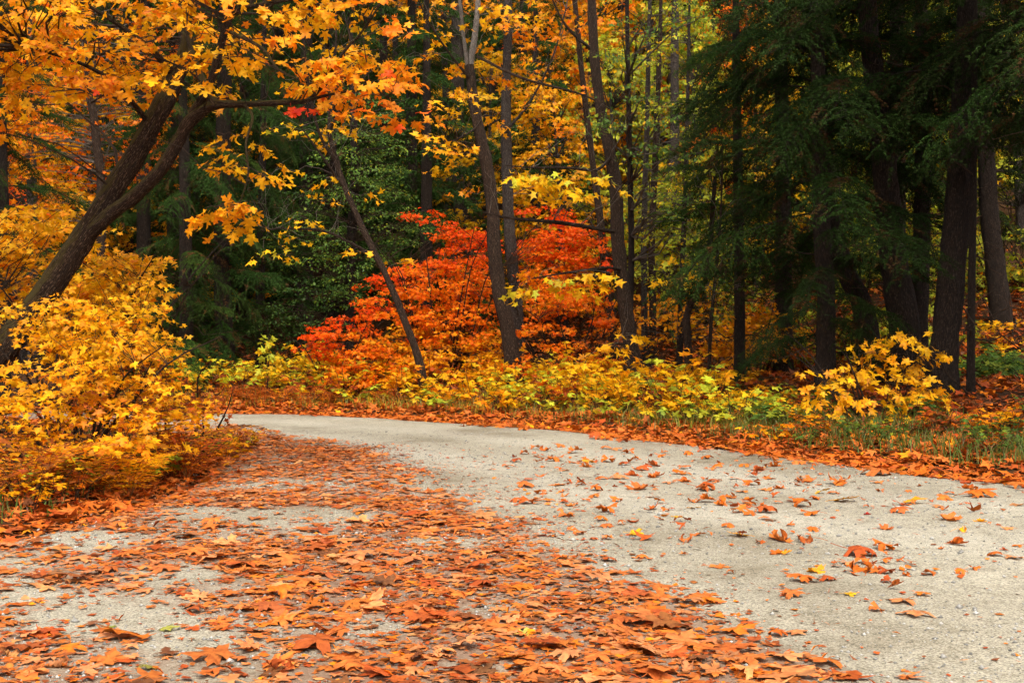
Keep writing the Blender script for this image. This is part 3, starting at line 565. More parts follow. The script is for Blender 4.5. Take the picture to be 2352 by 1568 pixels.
slim('pair of straight thin grey stems right of the curved dark trunk, right one', [(1500, 855, 26), (1499, 700, 26), (1497, 560, 26), (1504, 380, 26), (1512, 200, 26), (1520, -50, 26)], [19, 17, 15, 14, 12, 7], [(1530, 240, 60, 60, 26, .6, 'green', .5), (1480, 450, 50, 60, 26.5, .6, 'ygreen', .8)], M_bark)
slim('pale grey trunk standing in the yellow green leaves left of the dark conifers', [(1545, 850, 29), (1540, 720, 29), (1537, 600, 29), (1543, 450, 29), (1550, 300, 29), (1550, 100, 29), (1555, -100, 29)], [30, 27, 25, 24, 22, 18, 12], [(1500, 520, 80, 130, 28.5, .8, 'ygreen', 2.0), (1600, 560, 90, 120, 28.5, .8, 'ygreen', 2.0), (1680, 650, 70, 100, 28, .8, 'ygreen', 1.6), (1570, 390, 50, 50, 29, .6, 'yellow', .6), (1600, 720, 90, 60, 27.5, .6, 'orange_ye', 1.8), (1500, 730, 60, 60, 27.5, .6, 'orange_ye', 1.8), (1700, 770, 60, 50, 27, .6, 'orange_ye', 1.5)], M_bark_grey)
slim('crooked dark sapling bending right with yellow leaves near the conifers', [(1583, 860, 20), (1580, 790, 20), (1578, 725, 20), (1600, 670, 20), (1622, 620, 20), (1632, 550, 20), (1640, 440, 20), (1650, 330, 20)], [20, 18, 17, 17, 15, 13, 10, 5], [(1565, 635, 45, 14, 19.5, .3, 'yellow', 1.8), (1600, 650, 40, 12, 19.6, .3, 'yellow', 1.5), (1615, 715, 40, 18, 19.8, .3, 'maple_ye', 1.4), (1540, 600, 25, 14, 19.7, .2, 'yellow', 1), (1640, 330, 45, 18, 20, .3, 'maple_or', 1.2), (1660, 290, 30, 10, 20, .2, 'maple_or', 1), (1640, 600, 50, 60, 20.5, .4, 'green', .8), (1670, 500, 60, 60, 20.5, .4, 'green', .7)], M_bark, dens=13, size=.14)
slim('thin upright sapling beside the crooked one at the verge', [(1627, 865, 18.5), (1632, 760, 18.5), (1642, 650, 18.5), (1655, 500, 18.5), (1660, 330, 18.5)], [9, 8, 7, 6, 3], [(1690, 640, 40, 30, 18.8, .3, 'ygreen', .8), (1640, 420, 40, 40, 18.8, .3, 'ygreen', .6)], M_bark)
slim('thick pale grey trunk in the shade above the red maples', [(1062, 720, 33), (1060, 520, 33), (1056, 420, 33), (1052, 300, 33), (1050, 100, 33), (1048, -200, 33)], [38, 35, 33, 31, 28, 20], [(1050, -60, 120, 100, 33, 1.2, 'maple_or', .6)], M_bark_grey, bare=10)
slim('shaded grey trunk left of the pale trunk behind the red maples', [(1030, 720, 34), (1030, 500, 34), (1028, 350, 34), (1020, 100, 34), (1018, -200, 34)], [20, 18, 17, 14, 9], [(1000, -40, 120, 80, 34, 1.2, 'maple', .6)], M_bark_grey, bare=10)
slim('forked dark trunk among the orange leaves far behind the leaning maple', [(250, 900, 24), (235, 600, 24), (232, 420, 24), (222, 330, 24), (212, 250, 24), (200, 180, 24), (190, 0, 24)], [24, 22, 20, 19, 20, 13, 7],
     [(150, 260, 100, 80, 24, 1, 'orange', .9), (240, 330, 110, 110, 24.5, 1.2, 'orange', .9), (130, 380, 90, 80, 24.5, 1, 'orange_ye', .9), (180, 470, 110, 50, 24.5, 1, 'orange_ye', .9), (320, 250, 60, 60, 24, .8, 'orange', .7), (280, 130, 150, 100, 25, 1.2, 'orange', .7), (60, 330, 60, 60, 24.5, .8, 'orange_ye', .8)], M_bark, bare=60, bare_len=1.4, size=.13, dens=11)
slim('straight grey trunk near the picture edge left of the leaning maple', [(80, 900, 27), (76, 600, 27), (74, 450, 27), (70, 300, 27), (70, 100, 27), (68, -150, 27)], [28, 26, 24, 22, 19, 12], [(100, 180, 120, 60, 27, 1, 'orange_ye', .6), (30, 420, 50, 50, 27, .8, 'dgreen', .8)], M_bark_grey, bare=30)

ctree('airy tree of fine yellow green leaves between the curved dark trunk and the conifers', [(1560, 860, 24), (1566, 640, 24), (1575, 420, 24), (1580, 200, 24), (1585, -60, 24)], [15, 13, 11, 8, 5],
 [(1500, 480, 70, 80, 24, .8, 'ygreen', 1.0), (1590, 430, 80, 80, 24, .8, 'ygreen', 1.0), (1620, 560, 90, 80, 23.5, .8, 'ygreen', 1.2), (1520, 600, 70, 70, 24, .8, 'ygreen', 1.0), (1680, 680, 60, 60, 23, .6, 'ygreen', 1.0), (1560, 720, 90, 50, 23.5, .7, 'orange_ye', 1.0), (1660, 780, 70, 40, 23, .6, 'orange_ye', 1.0), (1480, 760, 50, 50, 23.5, .6, 'orange_ye', 1.0), (1540, 250, 90, 90, 24, .8, 'ygreen', .6), (1560, 80, 110, 90, 24, .8, 'ygreen', .6)],
 name='broadleaf_tree', cat='tree', bark=M_bark_grey, twigm=M_twig_grey, tmpl=T_OVAL, size=.085, nl=22, L=.6, Wd=.28, dens=13, bare=40, twr=(.007, .003))
# --- red and orange vine maples beyond the road
RB = dict(L=.62, Wd=.24, nl=36, size=.086, hgt=3.0, lean=.7, droop=.14, hang=.35, hb=HB, r0=.02)
bush('red_vine_maple', 'large orange vine maple bush between the leaning slim tree and the dark central trunk', -1.4, 23.3, 12,
 [(1010, 650, 120, 40, 23.3, .9, 'orange'), (960, 700, 130, 40, 23, .9, 'orange'), (1050, 760, 110, 45, 23, .9, 'orange'), (960, 790, 110, 40, 22.8, .8, 'orange_ye'), (1030, 840, 130, 35, 22.5, .8, 'orange_ye'), (920, 850, 70, 30, 22.5, .6, 'orange_ye'), (1085, 690, 50, 60, 23.2, .6, 'orange'), (1110, 800, 50, 50, 22.9, .6, 'orange_ye'), (1060, 605, 70, 25, 23.4, .6, 'redor')], 32, **RB)
bush('red_vine_maple', 'bright red vine maple boughs above the orange bush left of the central trunk', -1.5, 25.0, 8,
 [(1070, 530, 55, 28, 24.8, .6, 'red'), (1030, 550, 40, 20, 24.6, .5, 'redor'), (962, 488, 32, 12, 24.8, .3, 'red', 1.4), (985, 505, 25, 10, 24.8, .3, 'red'), (1105, 570, 45, 25, 24.6, .5, 'red'), (900, 650, 45, 25, 24, .5, 'red', 1.2), (950, 620, 60, 22, 24.2, .5, 'redor', 1.1), (860, 700, 40, 25, 23.8, .4, 'red'), (1010, 595, 60, 20, 24.4, .5, 'redor')], 30, **{**RB, 'hgt': 3.6})
bush('red_vine_maple', 'low red and orange vine maple at the edge of the dark green trees', -3.2, 22.3, 8,
 [(745, 790, 45, 35, 22.3, .5, 'redor', 1.2), (770, 750, 30, 20, 22.3, .3, 'red'), (730, 770, 28, 20, 22.3, .3, 'red'), (820, 800, 55, 40, 22.2, .6, 'orange'), (800, 850, 90, 30, 22, .6, 'orange'), (860, 830, 60, 40, 22.2, .6, 'orange'), (850, 745, 35, 20, 22.5, .4, 'redor')], 32, **{**RB, 'hgt': 1.6})
bush('red_vine_maple', 'scarlet orange vine maple crown between the central trunk and the curved dark trunk', 1.0, 25.5, 9,
 [(1290, 560, 80, 35, 25.2, .7, 'redor', 1.1), (1230, 560, 50, 45, 25.4, .6, 'redor'), (1350, 585, 50, 30, 25, .5, 'redor'), (1290, 500, 50, 18, 25.4, .5, 'red'), (1250, 485, 50, 14, 25.4, .4, 'red'), (1340, 540, 45, 18, 25.2, .4, 'redor'), (1270, 600, 90, 22, 25, .6, 'orange'), (1400, 610, 20, 14, 25, .3, 'red'), (1330, 640, 40, 20, 24.8, .4, 'orange', .8)], 30, **{**RB, 'hgt': 3.6})
bush('red_vine_maple', 'low orange vine maple under the drooping yellow sprays', 1.3, 23.0, 8,
 [(1260, 755, 70, 14, 22.6, .5, 'orange', 1.3), (1250, 690, 60, 16, 22.8, .5, 'orange', 1.0), (1310, 700, 40, 16, 22.8, .4, 'orange', .8), (1270, 800, 60, 20, 22.4, .5, 'orange', .8), (1230, 850, 50, 25, 22, .4, 'orange'), (1340, 850, 90, 35, 22, .5, 'orange', 1.3), (1180, 840, 60, 40, 22.3, .5, 'orange', 1.0), (1300, 700, 80, 50, 23.4, .5, 'orange', .9), (1260, 650, 70, 40, 24, .5, 'orange', .9), (1390, 700, 30, 60, 23.6, .5, 'orange', .7), (1400, 850, 60, 30, 22, .4, 'orange_ye', 1), (1360, 735, 35, 14, 22.8, .4, 'redor'), (1370, 790, 40, 25, 22.6, .5, 'rust', .8)], 30, **{**RB, 'hgt': 1.7})

# --- leafy evergreen and background fill trees placed where the photograph shows them
leafy_bg = lambda label, trunk, widths, ells, **kw: ctree(label, trunk, widths, ells, name='broadleaf_tree', cat='tree', **kw)
leafy_bg('glossy dark green leafy tree behind the left leaning slim tree', [(800, 880, 26.5), (805, 600, 26.5), (815, 400, 26.5), (810, 200, 26.5), (805, 50, 26.5)], [26, 23, 20, 15, 8],
 [(800, 270, 70, 60, 26, 1, 'green'), (860, 340, 80, 80, 26, 1, 'green'), (780, 420, 80, 80, 26, 1, 'green'), (870, 450, 80, 70, 25.8, 1, 'green'), (720, 560, 90, 80, 26, 1, 'green'), (840, 560, 90, 60, 25.8, 1, 'green'), (700, 690, 100, 60, 25.8, 1, 'dgreen'), (790, 640, 70, 60, 25.8, 1, 'green'), (660, 620, 60, 60, 26.3, .8, 'dgreen'), (930, 500, 40, 30, 25.5, .6, 'green'), (690, 760, 90, 45, 25.6, .8, 'dgreen'), (680, 480, 60, 60, 26.3, .8, 'dgreen')],
 bark=M_bark_dark, tmpl=T_OVAL, size=.075, nl=34, L=.7, Wd=.3, dens=17, twr=(.007, .003), hang=.4)
leafy_bg('thin green leafed tree whose leaves cross the top of the curved dark trunk', [(1440, 880, 23), (1450, 600, 23), (1445, 300, 23), (1440, 0, 23), (1440, -200, 23)], [16, 14, 12, 9, 5],
 [(1440, 270, 60, 50, 20.3, .6, 'green', .7), (1470, 340, 70, 50, 20.2, .6, 'green', .7), (1400, 300, 40, 60, 20.2, .5, 'green', .6), (1480, 200, 60, 40, 20.5, .6, 'green', .6), (1440, 80, 60, 60, 20.5, .6, 'green', .6), (1540, 440, 50, 50, 20.5, .6, 'green', .7), (1600, 500, 70, 70, 20.5, .6, 'green', .8), (1560, 300, 60, 60, 20.5, .6, 'green', .6), (1560, 60, 70, 60, 20.5, .7, 'green', .6)],
 bark=M_bark_dark, tmpl=T_OVAL, size=.085, nl=24, L=.7, Wd=.3, dens=12, bare=30, twigm=M_twig_grey)
# ------------------------------------------------------------------ conifers
def bough_mesh(name, L, droop, hang, dense, seed, nlen=.040, nwid=.0045, cone=.6):
    r = np.random.default_rng(seed); M = int(L/.055); xs = np.linspace(.02, L, M)
    z = .10*xs-droop*xs**2/L; y = .06*np.sin(xs*2.1+r.random()*6)+.03*np.sin(xs*6+r.random()*6); z = z+.03*np.sin(xs*5+r.random()*6); main = np.stack([xs, y, z], 1)
    g = Geo(); gt = Geo(); pts = []; dirs = []; p0 = []; p1 = []
    for i in range(int(M*.14), M):
        f = xs[i]/L; bl = L*(.06+.22*math.sin(math.pi*min(1, f*.95+.02))**.8)*r.choice([.35, .7, 1.0, 1.25])*r.uniform(.8, 1.1)*(1.0 if f < .9 else .7)
        for s in (-1, 1):
            if r.random() < .22: continue
            d = np.array([r.uniform(.35, .9), s*r.uniform(.45, 1.0), r.uniform(-.35, .2)]); d /= np.linalg.norm(d)
            a = main[i]; K = max(3, int(bl/.028)); u = np.linspace(0, 1, K)[:, None]
            c = a+d*bl*u+np.array([0, 0, -hang*r.uniform(.5, 1.7)])*bl*u**2; pts.append(c); dirs.append(np.gradient(c, axis=0)); p0.append(a); p1.append(c[-1])
            for q in range(2 if dense > 1 else 1):       # side shoots
                k = r.integers(1, K); s2 = r.choice([-1, 1]); d2 = d*.6+np.array([-d[1], d[0], 0])*s2*.8; sl = bl*r.uniform(.25, .5)
                K2 = max(3, int(sl/.028)); u2 = np.linspace(0, 1, K2)[:, None]; c2 = c[k]+d2*sl*u2+np.array([0, 0, -hang*1.1])*sl*u2**2
                pts.append(c2); dirs.append(np.gradient(c2, axis=0))
    pts.append(main[int(M*.3):]); dirs.append(np.gradient(main, axis=0)[int(M*.3):])
    p = np.concatenate(pts); d = unit(np.concatenate(dirs)); k = 8 if dense > 1 else 3
    p = np.repeat(p, k, 0); d = np.repeat(d, k, 0); n = len(p)
    nd = unit(d*cone+r.normal(0, .55, (n, 3))*np.array([1, 1, .55])+np.array([0, 0, -.12])); ln = nlen*r.uniform(.6, 1.3, (n, 1))
    w = unit(np.cross(nd, r.normal(0, 1, (n, 3))))*nwid
    p = p+r.normal(0, .006, (n, 3)); V = np.stack([p-w, p+w, p+nd*ln], 1)
    T = np.repeat(np.array([[.026, .056, .009]])*r.uniform(.55, 1.35, (n, 1))*r.uniform(.85, 1.15, (n, 3)), 3, 0)
    dead = (vnoise(p[:, 0]*4+seed, p[:, 1]*4+p[:, 2]*3) > .83); T[np.repeat(dead, 3)] = (.085, .045, .016)
    me_n = make_mesh(name, V.reshape(-1, 3), np.arange(n*3).reshape(-1, 3), T, M_needle)
    tube(gt, main[::4], np.linspace(.014*L/2, .004, len(main[::4])), 5, 1, .1); twigs(gt, np.array(p0), np.array(p1), .0, .004, .0015, 3, 3, .02)
    return me_n, gt.mesh('bough_wood', M_bark_dark)
random.seed(5)
BOUGH = [bough_mesh('bough', 2.2, dr, hg, 2, 100+i) for i, (dr, hg) in enumerate([(.45, .45), (.6, .7), (.35, .35), (.55, .9)])]
def conifer(label, trunk, widths, z0, z1, nb, lmax, az=None, lmin=.8, group=None, sides=14, pitch=(-12, 14), tone=1.0, dead=10, name='conifer_tree', z_taper=None, shape=None):
    pts, rad = rooted(*S(trunk, widths)) if widths is not None else trunk
    base = pts[0]+np.array([0, 0, .15]); root = thing(name, label, 'conifer', base, group)
    g = Geo(); c = tube(g, pts, rad, sides, 6, .09, .45); link('trunk', g.mesh('trunk', M_bark_dark, base, True), root)
    for k in range(nb):
        z = z0+(z1-z0)*((k+random.random()*.8)/nb); i = int(np.argmin(np.abs(c[:, 2]-z))); p = c[i]
        f = (z-z0)/max(.01, z1-z0); l = (lmin+(lmax-lmin)*(1-f)**.7)*random.uniform(.75, 1.15) if shape is None else shape(z)*random.uniform(.8, 1.15)
        a = (k*2.399+random.uniform(-.4, .4)) if az is None or z > 5.2 else math.radians(random.uniform(*az))
        v = random.randrange(4); me, wood = BOUGH[v]; s = l/2.2
        o = link('bough', me, root); R_ = Matrix.Rotation(a, 4, 'Z') @ Matrix.Rotation(math.radians(-random.uniform(*pitch)), 4, 'Y') @ Matrix.Rotation(random.uniform(-.3, .3), 4, 'X')
        o.matrix_local = Matrix.Translation(Vector(p-base)) @ R_ @ Matrix.Scale(s, 4)
        t = tone*random.uniform(.75, 1.25); o.color = (t*random.uniform(.9, 1.15), t, t*random.uniform(.8, 1.1), 1)
        w = link('bough_wood', wood, o)
    if dead:                                              # dead snags low on the stem
        low = c[c[:, 2] < z0+1.0]; q = low[rng.integers(1, len(low), dead)]; dr = rng.normal(0, 1, (dead, 3)); dr[:, 2] = dr[:, 2]*.3-.1; e = q+unit(dr)*rng.uniform(.4, 1.3, (dead, 1))
        for k in range(dead):
            g = Geo(); twigs(g, q[k:k+1], e[k:k+1], -.08, .014, .004, 6, 4, .04); link('dead_branch', g.mesh('dead_branch', M_twig, base), root)
    return root
def tall(pxs, widths, top=13):
    """trunk through the pixels, carried on upwards to its real height"""
    p, r = rooted(*S(pxs, widths)); d = p[-1]-p[-2]; k = (top-p[-1][2])/max(.1, d[2]); e = p[-1]+np.array([d[0]*.6, d[1]*.6, d[2]])*k
    return np.vstack([p, (p[-1]+e)/2, e]), np.concatenate([r, [r[-1]*.6, r[-1]*.15]])
def con(label, pxs, widths, top, *a, **kw): return conifer(label, tall(pxs, widths, top), None, *a, **kw)
# right-hand stand
con('dark conifer with boughs sweeping down to the verge left of the dark trunks', [(1895, 850, 16.2), (1898, 700, 16.2), (1890, 560, 16.2), (1885, 420, 16.2), (1880, 200, 16.2), (1875, 0, 16.2)], [46, 42, 40, 38, 34, 30], 14, 1.0, 12.5, 68, 2.3, None, lmin=.7, tone=.68, shape=lambda z: 1.4 if z < 2.4 else (2.1 if z < 6 else 2.1-.14*(z-6)))
con('leaning brown trunk among the conifers behind the shaded yellow shrub', [(2005, 800, 17.5), (1985, 720, 17.5), (1950, 640, 17.5), (1915, 540, 17.6), (1895, 430, 17.7), (1885, 300, 17.8), (1880, 100, 17.9)], [56, 50, 44, 40, 36, 32, 26], 12, 4.0, 11.5, 22, 2.0, None, tone=.68)
con('thick dark knobbly trunk curving up behind the shaded yellow shrub', [(2082, 840, 16.4), (2078, 760, 16.4), (2062, 660, 16.4), (2048, 560, 16.4), (2036, 430, 16.4), (2022, 300, 16.4), (2005, 150, 16.4), (1992, 0, 16.4)], [76, 68, 66, 60, 56, 52, 46, 42], 15, 4.6, 14, 42, 2.5, (-25, 205), tone=.68)
con('slender straight dark trunk between two thicker conifer trunks', [(2110, 820, 18.5), (2112, 700, 18.5), (2117, 540, 18.5), (2120, 350, 18.5), (2118, 150, 18.5), (2115, 0, 18.5)], [44, 40, 38, 36, 32, 28], 14, 5.0, 13, 26, 2.2, (-25, 205), tone=.68)
con('thick black trunk standing right of the shaded yellow shrub', [(2162, 900, 15.2), (2168, 820, 15.2), (2180, 700, 15.2), (2192, 560, 15.2), (2203, 400, 15.2), (2210, 250, 15.2), (2216, 100, 15.2), (2222, 0, 15.2)], [76, 64, 60, 57, 54, 50, 46, 42], 15, 4.6, 14, 42, 2.5, (-25, 205), tone=.68)
con('thin black pole like trunk close to the thick black trunk', [(2230, 905, 14.8), (2230, 800, 14.8), (2232, 650, 14.8), (2236, 450, 14.8), (2238, 300, 14.8)], [19, 18, 17, 15, 13], 8, 3.8, 7.5, 10, 1.2, None, tone=.68)
con('broad grey conifer trunk leaning left behind the trunks at the picture edge', [(2310, 850, 23), (2300, 740, 23), (2285, 600, 23), (2272, 480, 23), (2262, 300, 23), (2250, 100, 23)], [56, 48, 44, 40, 36, 32], 18, 4.5, 17, 30, 3.0, None, tone=.7)
con('dark conifer overhanging the picture edge with hanging boughs', [(2520, 960, 13.5), (2515, 700, 13.5), (2510, 400, 13.5), (2505, 100, 13.5)], [70, 62, 56, 50], 14, 3.6, 13, 44, 2.7, None, tone=.68)
con('slim conifer rising among the yellow green leaves left of the stand', [(1700, 840, 19.5), (1698, 640, 19.5), (1695, 400, 19.5), (1692, 150, 19.5), (1690, 0, 19.5)], [26, 24, 21, 18, 16], 12, 3.2, 11.5, 34, 1.7, None, tone=1.15)
con('dark conifer deep in the stand behind the leaning brown trunk', [(1800, 830, 22), (1800, 500, 22), (1795, 200, 22), (1790, 0, 22)], [40, 36, 30, 26], 16, 2.5, 15, 44, 2.6, None, tone=.9)
con('dark conifer deep in the stand behind the slender straight trunk', [(2060, 830, 24), (2060, 500, 24), (2060, 200, 24), (2060, 0, 24)], [44, 40, 34, 30], 17, 4.5, 16, 36, 2.8, None, tone=.9)
for (x_, y_, h_) in ((7.8, 9.2, 14), (9.8, 7.6, 16), (11.2, 10.5, 15)):
    b_ = np.array([x_, y_, ground_at(x_, y_)-.15]); conifer('dark conifer beside the road just past the picture edge', (np.array([b_, b_+[0.05, 0, h_*.5], b_+[0, .1, h_]]), np.array([.22, .15, .02])), None, 2.6, h_-.4, 40, 2.5, None, tone=.8, group='conifers past the right picture edge')
# left stand behind the road bend
con('dark thick conifer trunk with low hemlock boughs right of the yellow bush', [(520, 880, 25), (515, 750, 25), (510, 600, 25), (512, 400, 25), (515, 200, 25), (517, 0, 25)], [46, 40, 38, 36, 34, 30], 17, 1.2, 16, 50, 2.4, None, tone=1.05, pitch=(-22, 6))
con('drooping green hemlock beside the leaning maple trunk', [(430, 890, 24), (428, 700, 24), (425, 450, 24), (420, 200, 24)], [34, 30, 26, 20], 12, .9, 11, 46, 2.0, None, tone=1.2, pitch=(-24, 4))
con('slender hemlock behind the small bright green sapling', [(600, 880, 27), (598, 700, 27), (600, 500, 27), (605, 250, 27)], [24, 22, 18, 14], 13, 1.4, 12, 40, 2.0, None, tone=1.05, pitch=(-22, 6))
con('dark green conifer at the picture edge above the yellow bush', [(10, 900, 20), (8, 600, 20), (5, 350, 20)], [32, 28, 22], 9, 2.6, 8.6, 36, 1.7, None, tone=1.1)
con('dark fir filling the shade above the pale grey trunk', [(945, 860, 33), (945, 500, 33), (945, 200, 33)], [36, 30, 24], 17, 3.0, 16.5, 46, 2.8, None, tone=1.0)
con('tall dark fir between the central trunks and the green leafy tree', [(700, 860, 31), (702, 500, 31), (704, 200, 31)], [40, 34, 28], 19, 3.0, 18.5, 46, 3.0, None, tone=1.0)
con('dark fir behind the forked dark trunk in the orange leaves', [(330, 880, 29), (330, 500, 29), (332, 200, 29)], [36, 32, 26], 16, 2.0, 15.5, 44, 2.6, None, tone=1.0)

# ------------------------------------------------------------------ far wood on the slope: copies of a few kinds
def far_conifer_mesh(seed, Ht=13):
    r = np.random.default_rng(seed); gn = []; T = []; gw = Geo(); tube(gw, [[0, 0, -.5], [0, 0, Ht*.5], [0, 0, Ht]], [.22, .15, .02], 8, 4, .08)
    bl = bough_mesh('tmp', 2.2, .5, .5, 1, seed+7, .12, .02)[0]; n = len(bl.vertices); V = np.zeros(n*3); bl.vertices.foreach_get('co', V); V = V.reshape(-1, 3)
    ct = np.zeros(n*4); bl.attributes['tint'].data.foreach_get('color', ct); ct = ct.reshape(-1, 4)[:, :3]
    tri = np.arange(n).reshape(-1, 3); tri = tri[r.random(len(tri)) < .30]; idx = tri.ravel(); V = V[idx]; ct = ct[idx]
    for k in range(46):
        z = 1.6+(Ht-2)*k/46; l = (.5+2.4*(1-z/Ht)**.75)*r.uniform(.75, 1.15)/2.2; a = k*2.4+r.uniform(-.3, .3)
        ca, sa = math.cos(a), math.sin(a); R_ = np.array([[ca, -sa, 0], [sa, ca, 0], [0, 0, 1]]); gn.append((V*l) @ R_.T+[0, 0, z]); T.append(ct*r.uniform(.75, 1.2))
    V = np.concatenate(gn); return gw.mesh('trunk', M_bark_dark, smooth=True), make_mesh('crown', V, np.arange(len(V)).reshape(-1, 3), np.concatenate(T), M_needle)
def far_broadleaf_mesh(seed, pal, Ht=10):
    global rng
    old = rng; rng = np.random.default_rng(seed); gw = Geo(); lean = rng.normal(0, .4, 2)
    c = tube(gw, [[0, 0, -.5], [lean[0]*.3, lean[1]*.3, Ht*.4], [lean[0], lean[1], Ht*.95]], [.15, .11, .02], 8, 5, .08)
    n = 170; a = rng.random(n)*2*np.pi; zz = rng.uniform(.16, 1.0, n); rr = np.sqrt(rng.random(n))*2.3*np.sqrt(np.clip(1.15-zz, .1, 1)); ctr = np.stack([rr*np.cos(a)+lean[0]*zz, rr*np.sin(a)+lean[1]*zz, zz*Ht], 1)
    sk = c[np.argmin(np.abs(c[:, 2][None]-(ctr[:, 2]-.9)[:, None]), 1)]; twigs(gw, sk, ctr, .1, .022, .006, 6, 3, .03)
    k, p, t, nn, s = spray_leaves(ctr, a, .9, .45, 22, .25, .16, .6); m = len(p)
    W_, Fa = leaf_batch(T_LOW, p, t, nn, s, rng.normal(0, .6, m), rng.normal(.3, .6, m)); T = np.repeat(pick(pal, m), W_.shape[1], 0); rng = old
    return gw.mesh('trunk', M_bark_grey, smooth=True), make_mesh('crown', W_.reshape(-1, 3), Fa, T, M_leafc)
FARK = {'c': [far_conifer_mesh(1), far_conifer_mesh(2, 15)], 'o': [far_broadleaf_mesh(3, 'orange_ye'), far_broadleaf_mesh(4, 'orange', 11)], 'y': [far_broadleaf_mesh(5, 'maple_ye', 9)], 'g': [far_broadleaf_mesh(6, 'ygreen', 9)], 'd': [far_broadleaf_mesh(7, 'green', 10)]}
FLAB = {'c': ('far_conifer', 'dark conifer in the far wood', 'conifer', 'far conifers on the slope'), 'o': ('far_maple', 'orange leaved tree in the far wood', 'tree', 'far orange trees on the slope'),
        'y': ('far_maple', 'yellow leaved tree in the far wood', 'tree', 'far yellow trees on the slope'), 'g': ('far_tree', 'yellow green tree in the far wood', 'tree', 'far yellow green trees'), 'd': ('far_tree', 'green leaved tree in the far wood', 'tree', 'far green trees')}
def far_tree(px, d, kind, s=1.0):
    x = (px-1176)/F*d; z = ground_at(x, d); v = random.choice(FARK[kind]); nm, lab, cat, grp = FLAB[kind]
    where = ' above the golden bush' if px < 420 else (' above the bend and the green trees' if px < 900 else (' above the red maples' if px < 1440 else (' left of the dark conifers' if px < 1720 else ' behind the dark conifers')))
    lab += where; grp += where; o = thing(nm, lab, cat, (x, d, z-.1), grp); o.rotation_euler = (0, 0, random.uniform(0, 6.28)); s *= random.uniform(.88, 1.15); o.scale = (s*random.uniform(.9, 1.1), s*random.uniform(.9, 1.1), s)
    t = random.uniform(.8, 1.15)
    for nme, me in zip(('trunk', 'crown'), v): q_ = link(nme, me, o); q_.color = (t, t*random.uniform(.9, 1.1), t, 1)
FARROWS = [(-60, 27, 'o', .8), (60, 31, 'o', .9), (180, 30, 'y', .8), (290, 33, 'c', 1), (400, 30, 'c', .9), (470, 32, 'o', .8), (560, 33, 'c', 1), (640, 34, 'c', 1.1), (760, 32, 'c', 1), (880, 36, 'c', 1), (980, 30, 'c', .9), (1120, 32, 'y', .8), (1230, 31, 'c', .9), (1300, 29, 'y', .8), (1350, 34, 'o', 1), (1420, 31, 'g', .9), (1520, 33, 'g', 1),
 (1620, 30, 'g', .8), (1640, 36, 'o', 1), (1740, 30, 'y', .7), (1820, 33, 'g', .9), (1930, 30, 'g', .8), (2030, 33, 'g', .9), (2130, 30, 'g', .8), (2250, 33, 'g', 1), (2350, 28, 'g', .9), (2440, 33, 'y', .9), (2150, 35, 'o', .8), (1880, 36, 'c', 1)]
for a in FARROWS: far_tree(*a)
for d, st in ((39, 125), (47, 115), (57, 105), (70, 95)):
    for px in range(-150-int(d), 2520, st):
        far_tree(px+random.uniform(-35, 35), d+random.uniform(-3, 3), random.choice('cccccoy' if px < 700 else ('ccccoyc' if px < 1450 else 'cccgcgo')), 1.0+.1*(d > 50))

# ------------------------------------------------------------------ shaded yellow shrub at the right, bright plants
bx, by = (2010-1176)/F*14.2, 14.2
bush('maple_shrub', 'shaded amber yellow maple shrub with broad separate leaves in front of the dark trunks', bx, by, 9,
 [(2060, 790, 80, 32, 14, .3, 'shade_yel', 1.0), (2120, 830, 50, 40, 14, .3, 'shade_yel', .9), (2010, 830, 60, 35, 14, .3, 'shade_yel', .9), (1940, 850, 60, 30, 13.8, .3, 'shade_yel', .9), (2080, 880, 80, 30, 13.8, .3, 'shade_yel', 1.0), (1900, 900, 50, 30, 13.6, .3, 'shade_yel', 1.0), (1990, 910, 70, 25, 13.6, .3, 'shade_yel', .8), (2140, 900, 50, 25, 13.8, .3, 'shade_yel', .9), (2060, 935, 70, 15, 13.6, .3, 'shade_yel', .8)],
 58, size=.102, singles=300, nl=5, L=.5, Wd=.22, hgt=1.2, lean=.8, hang=.9, droop=.3, hb=HB, kind='mid', tmpl=T_MID)
for k_, (lab, px, d, pal, ry, cy) in enumerate((('low golden bush at the foot of the broad grey trunk', 2330, 22, 'bush', 50, 770), ('wide yellow green bush filling the light at the picture edge', 2390, 25, 'ygreen', 130, 640), ('golden green bush behind the thin black pole trunk', 2240, 26, 'ygreen', 120, 650), ('tall yellow green bush in the light beyond the broad grey trunk', 2330, 29, 'ygreen', 170, 560), ('tall yellow green bush seen between the slender trunk and the black trunk', 2155, 28, 'ygreen', 150, 540), ('tall green yellow bush behind the knobbly trunk', 1980, 28, 'ygreen', 120, 620), ('yellow green bush glowing between the leaning brown trunk and the knobbly trunk', 2040, 21.5, 'ygreen', 60, 740), ('yellow green bush behind the slender straight trunk', 2150, 22.5, 'ygreen', 60, 730), ('golden bush behind the broad grey trunk at the picture edge', 2300, 26, 'bush', 90, 690), ('orange yellow bush behind the sweeping conifer boughs', 1740, 22, 'orange_ye', 70, 750), ('green yellow bush in the shade of the sweeping conifer', 1850, 23, 'ygreen', 60, 760), ('rust orange bush under the deep conifer', 1950, 22.5, 'rust', 50, 770))):
    bush('woodland_bush', lab, (px-1176)/F*d, d, 6, [(px, cy, 80, ry, d, .6, pal), (px-50, cy+50, 70, ry*.6, d, .6, pal), (px+50, cy+60, 70, ry*.6, d, .6, 'rust' if k_ % 2 else pal)], 22, size=.12, hgt=1.6, nl=16, L=.6, Wd=.25)
